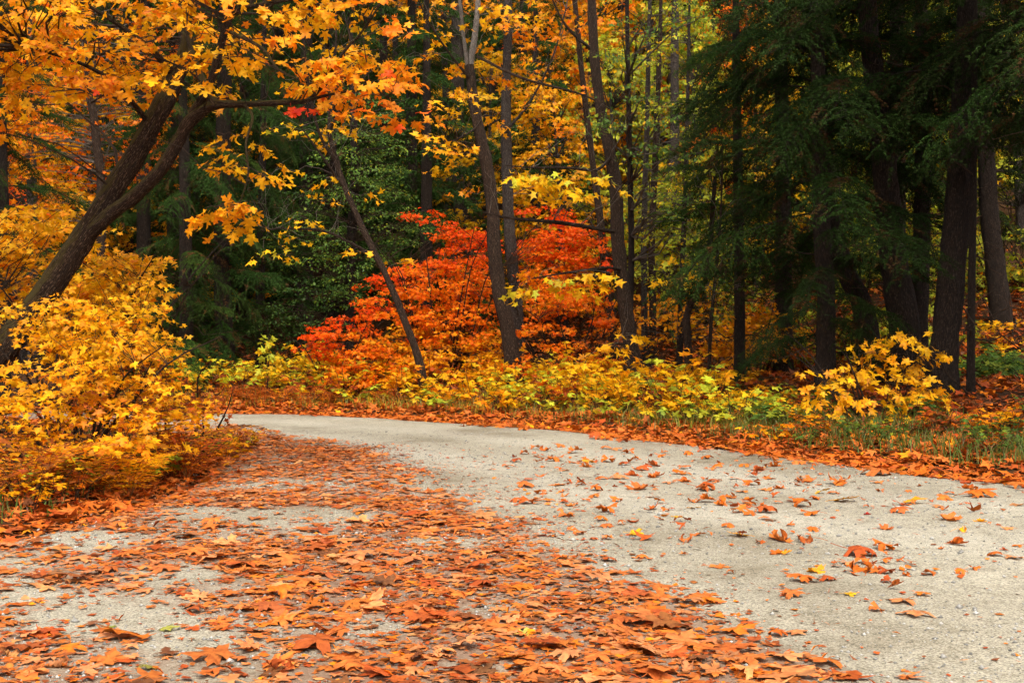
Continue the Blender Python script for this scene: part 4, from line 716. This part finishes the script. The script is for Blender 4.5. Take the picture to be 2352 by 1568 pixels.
def plant_kind(seed, n_stem, hgt, n_leaf, size, hang, spread, upright=False):
    """template of a low leafy plant: stem curves and leaf frames (local)"""
    r = np.random.default_rng(seed); g = Geo(); P0, P1, out = [], [], []
    for k in range(n_stem):
        a = r.random()*6.283; h = hgt*r.uniform(.55, 1.1); l = spread*r.uniform(.3, 1.1)
        tip = np.array([math.cos(a)*l, math.sin(a)*l, h]); f = np.array([math.cos(a)*.06, math.sin(a)*.06, -.06]); P0.append(f); P1.append(tip)
        for q_ in range(n_leaf):
            u = r.uniform(.55, 1.05); p = f+(tip-f)*u+np.array([0, 0, .10*h*math.sin(u*3)]); b = r.random()*6.283
            t = np.array([math.cos(b), math.sin(b), -hang*r.uniform(.3, 1.3)]); p = p+t*.03
            nn = np.array([0, 0, .9])+np.array([math.cos(b), math.sin(b), 0])*.5*hang+r.normal(0, .25, 3); out.append((p, t, nn, size*r.uniform(.6, 1.2)))
    old = rng; twigs(g, np.array(P0), np.array(P1), .08, .006, .0025, 6, 4, .03); return g.mesh('stems', M_twig), out
PK = [plant_kind(1, 8, .55, 5, .135, .6, .5), plant_kind(2, 8, .42, 5, .125, .6, .5), plant_kind(3, 9, .75, 5, .12, .6, .52), plant_kind(4, 7, .33, 4, .13, .5, .42), plant_kind(5, 10, .45, 5, .095, .5, .5)]
def plant(name, label, px, d, kind, pal, s=1.0, group=None, singles=True, xy=None):
    if name == 'undergrowth_plant':
        q_ = to_px(*xy)[0]; w_ = ', left of the red maples' if q_ < 720 else (', before the red maples' if q_ < 1200 else (', before the curved dark trunk' if q_ < 1500 else ', towards the conifers')); label += w_; group += w_
    x, y = ((px-1176)/F*d, d) if xy is None else xy; b = np.array([x, y, ground_at(x, y)]); root = thing(name, label, 'plant', b, group); stem, lv = PK[kind]
    rot = random.uniform(0, 6.28); M_ = Matrix.Rotation(rot, 4, 'Z') @ Matrix.Scale(s, 4); o = link('stems', stem, root); o.matrix_local = M_
    A = np.array(Matrix.Rotation(rot, 3, 'Z')); p = np.array([l[0] for l in lv]) @ A.T*s; t = np.array([l[1] for l in lv]) @ A.T; n = np.array([l[2] for l in lv]) @ A.T; sz = np.array([l[3] for l in lv])*s; cols = pick(pal, len(p))
    if singles: single_leaves(root, (0, 0, 0), p, t, n, sz, cols, 'mid')
    else:
        m = len(p); W_, Fa = leaf_batch(T_MID, p, t, n, sz, rng.normal(0, .6, m), rng.normal(.4, .5, m)); link('leaves', make_mesh('leaves', W_.reshape(-1, 3), Fa, np.repeat(cols, W_.shape[1], 0), M_leaf), root, kind='stuff')
    return root
PG = 'undergrowth plants along the far road edge'
PLAB = {'lime': 'lime green broad leaved plant in the undergrowth beyond the road', 'yellow': 'bright yellow broad leaved plant in the undergrowth beyond the road', 'maple_ye': 'golden yellow maple seedling in the undergrowth beyond the road', 'ygreen': 'dull green low plant in the grass beyond the road', 'orange_ye': 'orange yellow seedling in the undergrowth beyond the road', 'rust': 'withered rust brown plant at the far road edge'}
def edge_point(px, s):                                    # a ground point s metres behind the far road edge along a picture column
    d = np.linspace(8, 34, 400); x = (px-1176)/F*d; ins, df, dn = road_fields(x, d); ok = (~ins) & (df < dn) & (df >= s); k = int(np.argmax(ok)); return x[k], d[k]
row1 = [(450, 2.2, 2, 'yellow'), (480, 1.6, 0, 'lime'), (520, 2.0, 2, 'yellow'), (560, 1.4, 0, 'lime'), (600, 2.2, 2, 'lime'), (640, 1.8, 0, 'yellow'), (680, 2.4, 2, 'yellow'), (700, 1.3, 1, 'lime'), (740, 1.9, 2, 'yellow'), (790, 1.4, 2, 'orange_ye'), (830, 1.2, 1, 'yellow'), (880, 1.6, 0, 'orange_ye'), (920, 1.1, 2, 'orange_ye'), (960, 1.3, 0, 'yellow'), (1000, 1.0, 1, 'maple_ye'), (1040, 1.3, 0, 'orange_ye'), (1085, 1.1, 2, 'maple_ye'), (1120, 1.5, 0, 'lime'), (1160, 1.3, 2, 'lime'), (1200, 1.4, 0, 'lime'), (1240, 1.2, 2, 'lime'), (1275, 1.6, 2, 'yellow'), (1310, 1.2, 0, 'maple_ye'), (1350, 1.5, 2, 'maple_ye'), (1390, 1.1, 0, 'maple_ye'), (1420, 1.7, 2, 'yellow'), (1460, 1.3, 0, 'maple_ye'), (1490, 1.8, 2, 'yellow'), (1530, 1.4, 0, 'maple_ye'), (1570, 1.7, 2, 'yellow'), (1610, 1.5, 0, 'yellow'), (1650, 2.0, 2, 'maple_ye'), (1690, 1.6, 1, 'yellow'),
        (820, .8, 3, 'ygreen'), (1020, .6, 3, 'ygreen'), (1130, .7, 3, 'orange_ye'), (1290, .7, 3, 'lime'), (1400, .6, 3, 'ygreen'), (1500, .7, 3, 'yellow'), (1580, .8, 3, 'ygreen'), (1670, .9, 3, 'ygreen'), (1740, 1.2, 3, 'ygreen'), (1790, 1.4, 3, 'lime'), (1830, 1.1, 3, 'ygreen'), (1760, 2.0, 1, 'maple_ye'), (1860, 2.4, 3, 'ygreen')]
for px, s, k, pal in row1:
    x, y = edge_point(px+random.uniform(-10, 10), s); plant('undergrowth_plant', PLAB[pal], 0, 0, k, pal, random.uniform(.8, 1.1), PG+' ('+pal.replace('_', ' ')+')', True, (x, y))
for k_ in range(110):                                      # smaller ones deeper in the band
    px = random.uniform(420, 1720); s = random.uniform(.9, 4.2); x, y = edge_point(px, s); pal = random.choice(['lime', 'yellow', 'orange_ye', 'lime', 'maple_ye', 'yellow', 'rust'] if px < 1300 else ['maple_ye', 'orange_ye', 'yellow', 'maple_ye', 'rust', 'ygreen', 'lime'])
    plant('undergrowth_plant', PLAB[pal], 0, 0, random.choice([0, 1, 2, 4]), pal, random.choice([.6, .8, 1.0, 1.2])*random.uniform(.85, 1.05), PG+' ('+pal.replace('_', ' ')+')', False, (x, y))
for k_ in range(46):
    a_ = random.random(); x, y = -2.95-.5*random.random()-1.2*abs(a_-.45)*(a_ < .45), 6.6+a_*7.4; x -= .9*max(0, a_-.75)
    pal = random.choice(['rust', 'rust', 'orange_ye', 'ygreen', 'maple_ye']); plant('bank_plant', {'rust': 'withered rust seedling on the bank at the foot of the golden bush', 'orange_ye': 'orange seedling on the bank at the foot of the golden bush', 'ygreen': 'small green weed on the bank at the foot of the golden bush', 'maple_ye': 'small yellow seedling on the bank at the foot of the golden bush'}[pal], 0, 0, random.choice([3, 4]), pal, random.uniform(.4, .75), 'bank plants by the golden bush ('+pal.replace('_', ' ')+')', False, (x, y))
for k_ in range(44):
    px = random.uniform(1650, 2400); x, y = edge_point(px, random.uniform(.25, 2.8)); pal = random.choice(['rust', 'green', 'rust', 'green', 'orange_ye'])
    plant('verge_weed', {'rust': 'withered rust weed in the grass verge before the conifers', 'green': 'small green weed in the grass verge before the conifers', 'orange_ye': 'small orange seedling in the grass verge before the conifers'}[pal], 0, 0, random.choice([3, 4]), pal, random.uniform(.45, .8), 'verge weeds ('+pal.replace('_', ' ')+')', False, (x, y))
# bright green plants in the light at the far right and the single green sapling
for k_, px in enumerate((2195, 2235, 2275, 2315, 2360, 2210, 2255, 2300, 2345, 2390, 2280, 2330, 2375, 2160)):
    x, y = edge_point(px, 6.0+.9*(k_ % 4)+.4*(k_ // 5)); plant('green_plant', 'fresh green low plant in the light behind the black trunks at the picture edge', 0, 0, 1, 'green', 1.1, 'fresh green plants behind the black trunks', False, (x, y))
g0 = P(612, 850, 22); sapl = [(np.array([[g0[0], 22, ground_at(g0[0], 22)-.1], [g0[0]+.05, 22, 1.1], [g0[0]+.02, 22, 1.55]]), np.array([.012, .009, .004]))]
leafy('maple_sapling', 'single upright bright green sapling left of the red vine maples', 'sapling', (g0[0], 22, ground_at(g0[0], 22)), sapl, [(605, 785, 14, 12, 22, .1, 'lime', 1.2), (615, 815, 20, 14, 22, .1, 'lime', 1.2), (622, 845, 22, 12, 22, .1, 'lime', 1.2)], dens=45, nl=7, L=.25, Wd=.14, size=.12, hang=.5, singles=120, part='stem', sides=6)

# ------------------------------------------------------------------ ferns
def frond_mesh(seed, pal):
    r = np.random.default_rng(seed); n = 16; u = np.linspace(.12, 1, n); g = Geo(); V = []; Fc = []
    ax = lambda u: np.stack([u, 0*u, 1.0*u-.85*u*u], -1)
    for k, uu in enumerate(u):
        l = .30*math.sin(math.pi*(uu*.86+.12))+.02
        for s in (-1, 1):
            c = ax(np.array(uu)); d = np.array([.45, s, -.15+r.normal(0, .12)]); d /= np.linalg.norm(d); w = np.array([.030, 0, .004])
            for q_ in range(4):
                a = c+d*l*q_/4; b = c+d*l*(q_+.85)/4; ww = w*(1-q_/5); m = len(V); V += [a-ww, a+ww*1.3, b+ww*.5]; Fc.append([m, m+1, m+2])
    g.add(np.array(V), np.array(Fc), np.c_[np.repeat(pick(pal, len(V)//3), 3, 0), np.ones(len(V))]); uu = np.linspace(0, 1, 5)
    tube(g, ax(uu), np.linspace(.006, .002, 5), 4, 1, 0); g.T[-1] = np.tile([.30, .14, .05, 1.], (len(g.T[-1]), 1)); return g.mesh('frond', M_leafc)
PAL['fern_br'] = [(AMB, .3), (DRY, .5), (BRN, .2)]; PAL['fern_ye'] = [(YEL, .4), (AMB, .4), (DRY, .2)]
FR = {'br': [frond_mesh(1, 'fern_br'), frond_mesh(2, 'fern_br')], 'ye': [frond_mesh(3, 'fern_ye'), frond_mesh(4, 'fern_ye')], 'ru': [frond_mesh(5, 'rust'), frond_mesh(6, 'rust')]}
def fern(label, x, y, kind, n, s, group=None):
    root = thing('bracken_fern', label, 'fern', (x, y, ground_at(x, y)), group)
    for k in range(n):
        o = link('frond', random.choice(FR[kind]), root); a = k*6.283/n+random.uniform(-.4, .4); q_ = s*random.uniform(.7, 1.1)
        o.matrix_local = Matrix.Rotation(a, 4, 'Z') @ Matrix.Rotation(-random.uniform(.0, .5), 4, 'Y') @ Matrix.Scale(q_, 4); o.color = (random.uniform(.8, 1.1),)*3+(1,)
for lab, px, d, k, s in (('tan bracken fern drooping at the foot of the golden bush by the picture edge', 70, 8.3, 'br', .75), ('yellowing bracken fern under the golden bush', 300, 8.9, 'ye', .7), ('small rust bracken fern at the road side end of the golden bush', 430, 10.2, 'ru', .7), ('brown bracken fern tucked in the middle of the golden bush', 390, 11.0, 'br', 1.0), ('tan bracken fern half hidden low in the golden bush', 180, 8.7, 'br', .6)):
    x = (px-1176)/F*d; fern(lab, x, d, k, 8, s)
for px, s in ((530, .9), (590, .7), (650, .9), (700, .7), (560, 1.3), (760, .8), (880, .9)):
    x, y = edge_point(px, s); fern('withered rust brown fern at the far road edge by the bend', x, y, 'ru', 7, .55, 'withered ferns at the bend')

# ------------------------------------------------------------------ grass
def grass(name, label, x, y, h, pal, z=None):
    n = len(x); z = gz(x, y) if z is None else z; a = rng.random(n)*6.283; b = rng.random(n)*6.283; w = rng.uniform(.003, .007, n); ln = h*rng.uniform(.1, .7, n)
    s = np.stack([np.cos(a)*w, np.sin(a)*w, 0*a], 1); f = np.stack([x, y, z-.01], 1); l = np.stack([np.cos(b), np.sin(b), 0*b], 1)
    m = f+l*(ln*.35)[:, None]+UP*(h*.6)[:, None]; t = f+l*ln[:, None]+UP*(h*rng.uniform(.75, 1.0, n))[:, None]
    V = np.stack([f-s, f+s, m-s*.7, m+s*.7, t], 1); k = (np.arange(n)*5)[:, None]; q_ = k+np.array([[0, 1, 3, 2]]); tr_ = k+np.array([[2, 3, 4]])
    o = link(name, make_mesh(name, V.reshape(-1, 3), [q_, tr_], np.repeat(pick(pal, n), 5, 0), M_grass)); tag(o, label, 'grass', kind='stuff')
PAL['grass'] = [((.085, .15, .018), .6), ((.15, .16, .022), .22), (BRN, .1), ((.22, .15, .04), .08)]
PAL['grass_y'] = [((.20, .24, .02), .5), ((.34, .27, .04), .35), (AMB, .15)]
def scatter(n, x0, x1, y0, y1): return rng.uniform(x0, x1, n), rng.uniform(y0, y1, n)
x, y = scatter(260000, -6, 8, 8, 24); ins, df, dn = road_fields(x, y); side = ~ins & (df < dn)
dg = sstep(.15, .45, df)*sstep(2.6, 1.2, df)*sstep(-1.2, 1.5, x)*(.25+.9*vnoise(x*1.6, y*1.6))*(.30+.50*sstep(1, 3.2, x)); m = side & (rng.random(len(x)) < dg)
grass('grass', 'green grass verge between the road and the dark conifers', x[m], y[m], rng.uniform(.06, .24, m.sum())*(.5+.8*vnoise(x[m]*1.3, y[m]*1.3)), 'grass')
x, y = scatter(90000, -8, 3, 14, 24); ins, df, dn = road_fields(x, y); side = ~ins & (df < dn); m = side & (rng.random(len(x)) < sstep(.25, .6, df)*sstep(2.2, 1.0, df)*.45*vnoise(x*1.4, y*1.4))
grass('grass', 'yellowing grass under the undergrowth plants beyond the road', x[m], y[m], rng.uniform(.10, .26, m.sum()), 'grass_y')
x, y = scatter(60000, -6, -2.2, 6, 16); ins, df, dn = road_fields(x, y); m = ~ins & (dn < df) & (rng.random(len(x)) < sstep(.05, .3, dn)*sstep(1.4, .6, dn)*.30*vnoise(x*1.9+4, y*1.9))
grass('grass', 'thin green grass at the foot of the golden bush', x[m], y[m], rng.uniform(.05, .18, m.sum()), 'grass')

# ------------------------------------------------------------------ fallen leaves
def torn(seed, base=LEAF_MID):
    r_ = np.random.default_rng(seed); o_ = base.copy(); c_ = np.array([0, .36]); return fan(c_+(o_-c_)*np.clip(r_.normal(.85, .33, (len(o_), 1)), .3, 1.2)*np.array([1, r_.uniform(.8, 1.05)]))
T_MIX = [(T_MID, 5), (torn(1), 2), (torn(2), 2), (torn(3), 2), (fan(LEAF_MID*np.array([.72, 1])), 2), (T_OVAL, 2)]
T_MIXLOW = [(T_LOW, 3), (torn(4, LEAF_LOW), 2), (torn(5, LEAF_LOW), 2)]
def litter(name, label, x, y, size, pal, tmpls, tilt=.35, curl=.7):
    tmpls = tmpls if isinstance(tmpls, list) else [(tmpls, 1)]; w = np.array([q_[1] for q_ in tmpls], float); which = rng.choice(len(w), len(x), p=w/w.sum()); g = Geo()
    for k_, (tm, _) in enumerate(tmpls):
        m_ = which == k_; n = int(m_.sum())
        if not n: continue
        xx, yy, sz_ = x[m_], y[m_], size[m_]; z = surf(xx, yy); a = rng.random(n)*6.283; t = np.stack([np.cos(a), np.sin(a), rng.normal(0, tilt*.6, n)], 1); nn = np.tile(UP, (n, 1))+rng.normal(0, tilt, (n, 3))*np.array([1, 1, .2])
        W_, Fa = leaf_batch(tm, np.stack([xx, yy, z], 1), t, nn, sz_, rng.normal(0, curl, n), rng.normal(0, curl, n), rng.normal(0, curl*.6, n))
        lo = W_[:, :, 2].min(1); W_[:, :, 2] += (z-lo+rng.uniform(.001, .010, n)-.15*np.ptp(W_[:, :, 2], axis=1))[:, None]
        g.add(W_.reshape(-1, 3), Fa, np.c_[np.repeat(pick(pal, n), W_.shape[1], 0), np.ones(n*W_.shape[1])])
    o = link(name, g.mesh(name, M_litter)); tag(o, label, 'leaves', kind='stuff'); return o
# thick litter on the near road
x, y = scatter(130000, -7, 5, 3.3, 20); ins, df, dn = road_fields(x, y); c = litter_cover(x, y); m = (ins | (dn < .3)) & (rng.random(len(x)) < np.clip(c*.68, 0, 1)) & (y < 20)
px, py = to_px(x, y); m &= (px > -120) & (px < 2450)
x, y = x[m], y[m]; sz = np.exp(rng.normal(math.log(.053), .48, len(x))).clip(.022, .17)
order = np.argsort(-(sz/y)*((to_px(x, y)[0] > 10) & (to_px(x, y)[0] < 2340) & (to_px(x, y)[1] < 1560))); hero = order[:165]; rest = order[165:]
litter('fallen_leaves', 'thick orange maple leaf litter spread over the near road', x[rest], y[rest], sz[rest], 'litter', T_MIX, .08, .35)
HX, HYY, HS = x[hero], y[hero], sz[hero]
# crumbled bits and needles between the leaves
x, y = scatter(200000, -7, 6, 3.3, 14); ins, df, dn = road_fields(x, y); c = litter_cover(x, y, 2.2, .25); m = ins & (rng.random(len(x)) < np.clip(c*.55+.02, 0, 1))
litter('leaf_crumbs', 'brown crumbs of broken leaves on the near road', x[m], y[m], np.exp(rng.normal(math.log(.022), .5, m.sum())).clip(.006, .05), 'litter_dark', [(T_KITE, 3), ((LEAF_KITE*np.array([.12, 1.6]), T_KITE[1]), 2)], .15, .4)
px_, py_ = [], []
for w_ in ((1240, 1060, 120, 22), (1420, 1110, 130, 22), (1640, 1120, 150, 26), (1760, 1160, 120, 24), (1900, 1110, 110, 20), (1300, 1150, 120, 24), (2010, 1300, 90, 20), (1500, 1060, 200, 20), (1700, 1080, 150, 18), (2150, 1150, 160, 40), (1500, 1200, 250, 40)):
    k_ = 26; px_.append(rng.normal(w_[0], w_[2]*.6, k_)); py_.append(rng.normal(w_[1], w_[3]*.6, k_))
px_, py_ = np.concatenate(px_), np.concatenate(py_); d_ = Gd(py_)
litter('fallen_leaves', 'small broken leaf pieces scattered between the loose leaves on the gravel', (px_-1176)/F*d_, d_, np.exp(rng.normal(math.log(.055), .4, len(d_))).clip(.02, .12), 'litter_edge', T_MIX, .3, .9)
# red orange drift along the far edge, inner edge and forest floor
x, y = scatter(300000, -9, 15, 8, 32); ins, df, dn = road_fields(x, y); fs = (~ins & (df < dn)) | (ins & (df < dn))
sd_ = np.where(ins, -df, df); m = fs & (rng.random(len(x)) < np.clip(1.1*sstep(-.35-1.1*vnoise(x*.9, y*.9)**2, .05, sd_)*(sstep(1.3, .3, sd_)+.25*sstep(3.5, 1, sd_)), 0, .85))
litter('fallen_leaves', 'orange red leaf drift along the far road edge', x[m], y[m], np.exp(rng.normal(math.log(.092), .35, m.sum())).clip(.04, .17), 'litter_edge', T_MIXLOW, .28, .6)
m = ~ins & (df < dn) & (rng.random(len(x)) < .22*sstep(.4, 1.2, df)*sstep(17, 11, df))
litter('fallen_leaves', 'rust red leaf litter on the forest floor under the trees', x[m], y[m], np.exp(rng.normal(math.log(.12), .3, m.sum())).clip(.05, .2), 'litter_dark', T_MIXLOW, .35, .7)
x, y = scatter(60000, -8, -2, 5, 19); ins, df, dn = road_fields(x, y); sd_ = np.where(ins, -dn, dn); m = (dn < df) & (rng.random(len(x)) < .6*sstep(-.5, .1, sd_)*sstep(2.2, .6, sd_))
litter('fallen_leaves', 'orange leaf litter heaped along the foot of the golden bush', x[m], y[m], np.exp(rng.normal(math.log(.08), .35, m.sum())).clip(.04, .15), 'litter_edge', T_MIXLOW, .3, .6)

PAL['odd'] = [((.30, .28, .05), .5), ((.22, .24, .03), .5)]; PAL['fallen_ye'] = [((.62, .27, .006), .7), ((.62, .34, .008), .3)]
# single leaves: the loose ones on the bare gravel where the photograph shows them, and the largest of the near litter
FK = {}
for i_, (nm_, kx, ky, tw, wob) in enumerate([('flat', .25, .2, .1, .05), ('flat', -.3, .35, -.2, .06), ('curl', 2.4, .9, .3, .07), ('curl', 1.2, 2.6, -.4, .07), ('curl', -1.9, 1.4, .5, .08), ('roll', 4.2, .5, .3, .05), ('roll', .6, 4.0, -.3, .06), ('cup', 2.0, 2.0, .6, .09), ('cup', 2.8, -1.2, -.5, .08), ('flat', .6, -.5, .3, .07), ('flat', -.6, -.3, .2, .05)]):
    FK.setdefault(nm_, []).append(hero_leaf_mesh('fallen_leaf', LEAF_HI, kx, ky, tw, M_littero, .5, wob, 70+i_))
def fallen(x, y, size, kind, col, label, group, tilt=.2, yaw=None, up=0.0):
    me = random.choice(FK[kind]); o = bpy.data.objects.new('fallen_leaf', me); C.objects.link(o)
    flip = math.pi if kind in ('cup', 'curl') and random.random() < .8 else 0.0
    R_ = Matrix.Rotation(yaw if yaw is not None else random.uniform(0, 6.283), 3, 'Z') @ Matrix.Rotation(random.gauss(0, tilt)+up, 3, 'X') @ Matrix.Rotation(random.gauss(0, tilt)+flip, 3, 'Y') @ Matrix.Diagonal((size*random.uniform(.85, 1.1), size*random.uniform(.8, 1.1), size*(.62 if kind in ('cup', 'curl') else .8)))
    co = np.zeros(len(me.vertices)*3); me.vertices.foreach_get('co', co); co = co.reshape(-1, 3) @ np.array(R_).T; z = float(surf(np.array([x]), np.array([y]))[0])
    c = co.mean(0); o.matrix_world = Matrix.Translation((x-c[0], y-c[1], z-co[:, 2].min()+.002-(.28 if flip else .12)*np.ptp(co[:, 2]))) @ R_.to_4x4(); o.color = (*[float(v) for v in col], 1)
    tag(o, label, 'leaf', group)
LOOSE = """60,95 230,85 60,205 110,180 160,190 220,170 295,200,70 440,180 480,185 515,150 535,200 20,240 195,235,80 350,240 345,262 445,238,80 515,250 145,265,32 240,285,40 80,330 60,355,90 220,350,80 320,345 415,320 490,315,100 600,275,80 660,255,80 655,305 690,215 560,300 385,370,80,c 380,400 590,365,100,c 130,388 235,380,36 800,330 725,335 640,400,40 810,205 885,195 890,225 1090,215 1070,190 945,265 800,270 795,295 1075,258 1140,278 1210,258 1320,245,80 1180,320 885,320,40,c 930,330 1100,345,90 1110,310 880,365,120 1060,380 1170,375 1230,368 1350,335,80 1340,320 1500,345,120 1480,390 1690,300,140,c 1715,265 1690,380,40,c 1820,380,36 1680,340 900,425,90 965,445 1010,405 1090,435 1330,450,110 1395,420,60,c 1160,480,110 1040,480,80 1185,520 1380,495,80 650,460,75 705,470,50 265,440,50,c 260,485,80 430,470,110 480,420 20,420,70 70,430,80 165,420 410,510,75 430,540,60,c 560,520,55,c 315,575,70 375,600,40 995,545,60,c 800,610,90,r 1145,615,45 1240,605,120,r 1360,610,90,r 1380,565,70,c 1215,660,60,r 1260,665,40,r 600,685,65,c 440,700,80 945,720,95,f 1005,755,45 1590,670,165 1710,645,125,c 1540,710,90 1610,745,150,r 1725,755,85,c 1720,800,70 1390,745,95 1335,795,115 1455,790,85 1280,770,50 1810,765,45 1920,760,78,c 2065,755,55,c 2135,740,55,c 2220,680,65,c 2265,655,32 2040,630,78,r 1970,645,34 2010,515,105,c 2155,520,42,r 2065,565,55 1715,560,68,c 1780,480,98 1985,420,72 1955,452,55 2145,405,140 2120,385,60 2095,365,55 2095,340,70 1475,510,32 2285,555,55 2330,635,50 1680,940,82,c 1280,870,120,f 690,830,130 890,900,100 1760,835,60,r 1880,860,80,f 1850,955,140,f 1800,895,130,f 1220,1050,110 2300,690,90,f 2320,445,60,f 540,880,150,f 470,820,120,f 330,920,110,f 590,960,120,f 750,1040,150,f 1290,1220,160,f 1450,1235,150,f 560,1090,100 1000,1100,70,f 1080,1170,150,f"""
SPEC = {'1610,745': 'long rolled rust leaf in the loose group on the bare gravel', '1725,755': 'upright rolled leaf at the end of the loose group on the gravel', '1710,645': 'peaked orange leaf topping the loose leaf group on the gravel', '1590,670': 'wide crumpled leaf at the back of the loose group on the gravel', '1680,940': 'boat shaped leaf standing alone with its stalk raised on bare gravel', '1690,300': 'large spiky curled leaf lying near the far road edge', '2010,515': 'two lobed curled leaf standing up on the right of the gravel', '2135,740': 'hook shaped curled leaf on the bare gravel at the right', '995,545': 'small upright dark leaf alone in the middle of the gravel', '800,610': 'folded leaf lying alone left of the middle of the gravel', '1240,605': 'long rolled leaf, first of a pair in the middle of the gravel', '1360,610': 'shorter rolled leaf, second of a pair in the middle of the gravel', '600,685': 'cupped brown leaf at the edge of the thick litter', '2145,405': 'long flat orange leaf near the grass verge', '1850,955': 'flattened reddish leaf pressed into the gravel below the standing leaf', '1280,870': 'pale pressed leaf on the gravel below the loose group', '1215,660': 'tube shaped tan leaf roll left of the loose group', '1780,480': 'crumpled orange leaf right of the gravel middle', '690,830': 'bright orange leaf at the border of litter and bare gravel', '590,365': 'spiky curled leaf on the gravel beside the litter', '385,370': 'tall curled leaf standing on end left on the gravel'}
def LOOSE_LAB(kind, dx, dy):
    look = {'cup': 'crumpled arched', 'flat': 'flat spread out', 'roll': 'tightly rolled', 'curl': 'curled up'}[kind]
    where = 'lying loose on gravel near the far road edge' if dy < 1085 else ('lying loose in the middle of the bare gravel' if dy < 1230 else ('lying loose on gravel close to the camera' if dx > 1600 else 'lying loose just beyond the thick litter'))
    return look+' dry orange maple leaf '+where
for w_ in LOOSE.split():
    a = w_.split(','); zx, zy = float(a[0]), float(a[1]); wd = float(a[2]) if len(a) > 2 else 58; k_ = a[3] if len(a) > 3 else random.choice('ccfr' if wd < 70 else 'ccfu')
    dx, dy = 1175+zx*.5, 940+zy*.5; d = float(Gd(dy+3)); size = 1.12*wd*.5/F*d/1.15*(1.15 if k_ in 'cu' else 1.0); size *= 1.3 if k_ == 'r' else 1
    col = pick('litter_edge' if k_ != 'f' else 'litter', 1, .1)[0]; lab = SPEC.get(a[0]+','+a[1]); kind = {'c': 'cup', 'f': 'flat', 'r': 'roll', 'u': 'curl'}[k_]
    fallen((dx-1176)/F*d, d, size, kind, col, lab or LOOSE_LAB(kind, dx, dy), None if lab else 'loose leaves: '+LOOSE_LAB(kind, dx, dy), .13 if k_ != 'f' else .06)
for zx, zy, wd, lab in ((1520, 430, 145, 'long yellow leaf on the gravel near the grass verge'), (1850, 435, 100, 'ragged bright yellow leaf near the right grass verge'), (1055, 585, 115, 'flat bright yellow pointed leaf in the middle of the gravel'), (840, 460, 70, 'small yellow leaf among orange ones left of the gravel middle'), (760, 495, 55, 'tiny yellow leaf on the gravel left of the pointed yellow one'), (565, 575, 90, 'orange yellow leaf beside the edge of the thick litter'), (1550, 865, 75, 'amber folded leaf alone below the loose leaf group'), (1430, 390, 70, 'amber leaf at the far end of the scattered leaves')):
    d = float(Gd(943+zy*.5)); fallen((1175+zx*.5-1176)/F*d, d, wd*.5/F*d/1.1, 'flat', pick('fallen_ye', 1, .05)[0], lab, None, .15)
d = float(Gd(1190)); fallen((1990-1176)/F*d, d, .05, 'roll', (.4, .02, .01), 'tiny dark red rolled leaf on the gravel', None)
for i_ in range(len(HX)):
    kd = random.choices(['flat', 'curl', 'roll'], [.8, .15, .05])[0]; cl = pick('litter', 1)[0]; px = to_px(HX[i_], HYY[i_])[0]
    hue = 'rust brown' if cl[0] < .40 else ('pale peach' if cl[1] > .21 else 'orange'); lab = {'flat': 'flat ', 'curl': 'curled ', 'roll': 'rolled '}[kd]+hue+' maple leaf in the thick near litter '+('at the lower left' if px < 780 else ('at the bottom middle' if px < 1400 else 'next to the bare gravel'))
    fallen(HX[i_], HYY[i_], HS[i_], kd, cl, lab, 'near litter: '+lab, .12)
for k_, (px, py, lab) in enumerate(((20+620, 1330, 'yellow green leaf in the litter'), (385, 1457, 'pale green oval leaf on a bare patch at the lower left'), (242, 1452, 'dull green leaf on the bare patch at the lower left'), (340, 1548, 'pale green leaf at the bottom edge of the litter'), (1205, 1458, 'pale lime leaf near the bottom middle of the litter'), (602, 1390, 'clean amber leaf on the litter left of the middle'))):
    d = float(Gd(py)); fallen((px-1176)/F*d, d, .07 if k_ < 5 else .10, 'flat', pick('odd' if k_ < 5 else 'fallen_ye', 1)[0], lab, None, .1)

# ------------------------------------------------------------------ pebbles on the road
x, y = scatter(80000, -6, 7, 3.3, 16); ins, df, dn = road_fields(x, y); m = ins & (rng.random(len(x)) < (.15+.85*vnoise(x*1.1, y*1.6)**2)*np.clip(7/y, 0, 1)**1.3); x, y = x[m], y[m]; n = len(x)
o8 = np.array([[1, 0, 0], [-1, 0, 0], [0, 1, 0], [0, -1, 0], [0, 0, 1], [0, 0, -1.]]); f8 = np.array([[0, 2, 4], [2, 1, 4], [1, 3, 4], [3, 0, 4], [2, 0, 5], [1, 2, 5], [3, 1, 5], [0, 3, 5]])
s = np.exp(rng.normal(math.log(.0055), .45, n)).clip(.0025, .018); V = o8[None]*s[:, None, None]*rng.uniform(.6, 1.3, (n, 6, 1))*np.array([1, 1, .7])+np.stack([x, y, surf(x, y)+s*.25], 1)[:, None]
gcol = rng.uniform(.10, .38, (n, 1))*np.array([[1, .97, .9]]); o = link('gravel', make_mesh('gravel', V.reshape(-1, 3), (f8[None]+(np.arange(n)*6)[:, None, None]).reshape(-1, 3), np.repeat(gcol, 6, 0), M_stone)); tag(o, 'small loose grey stones scattered on the gravel road', 'gravel', kind='stuff')
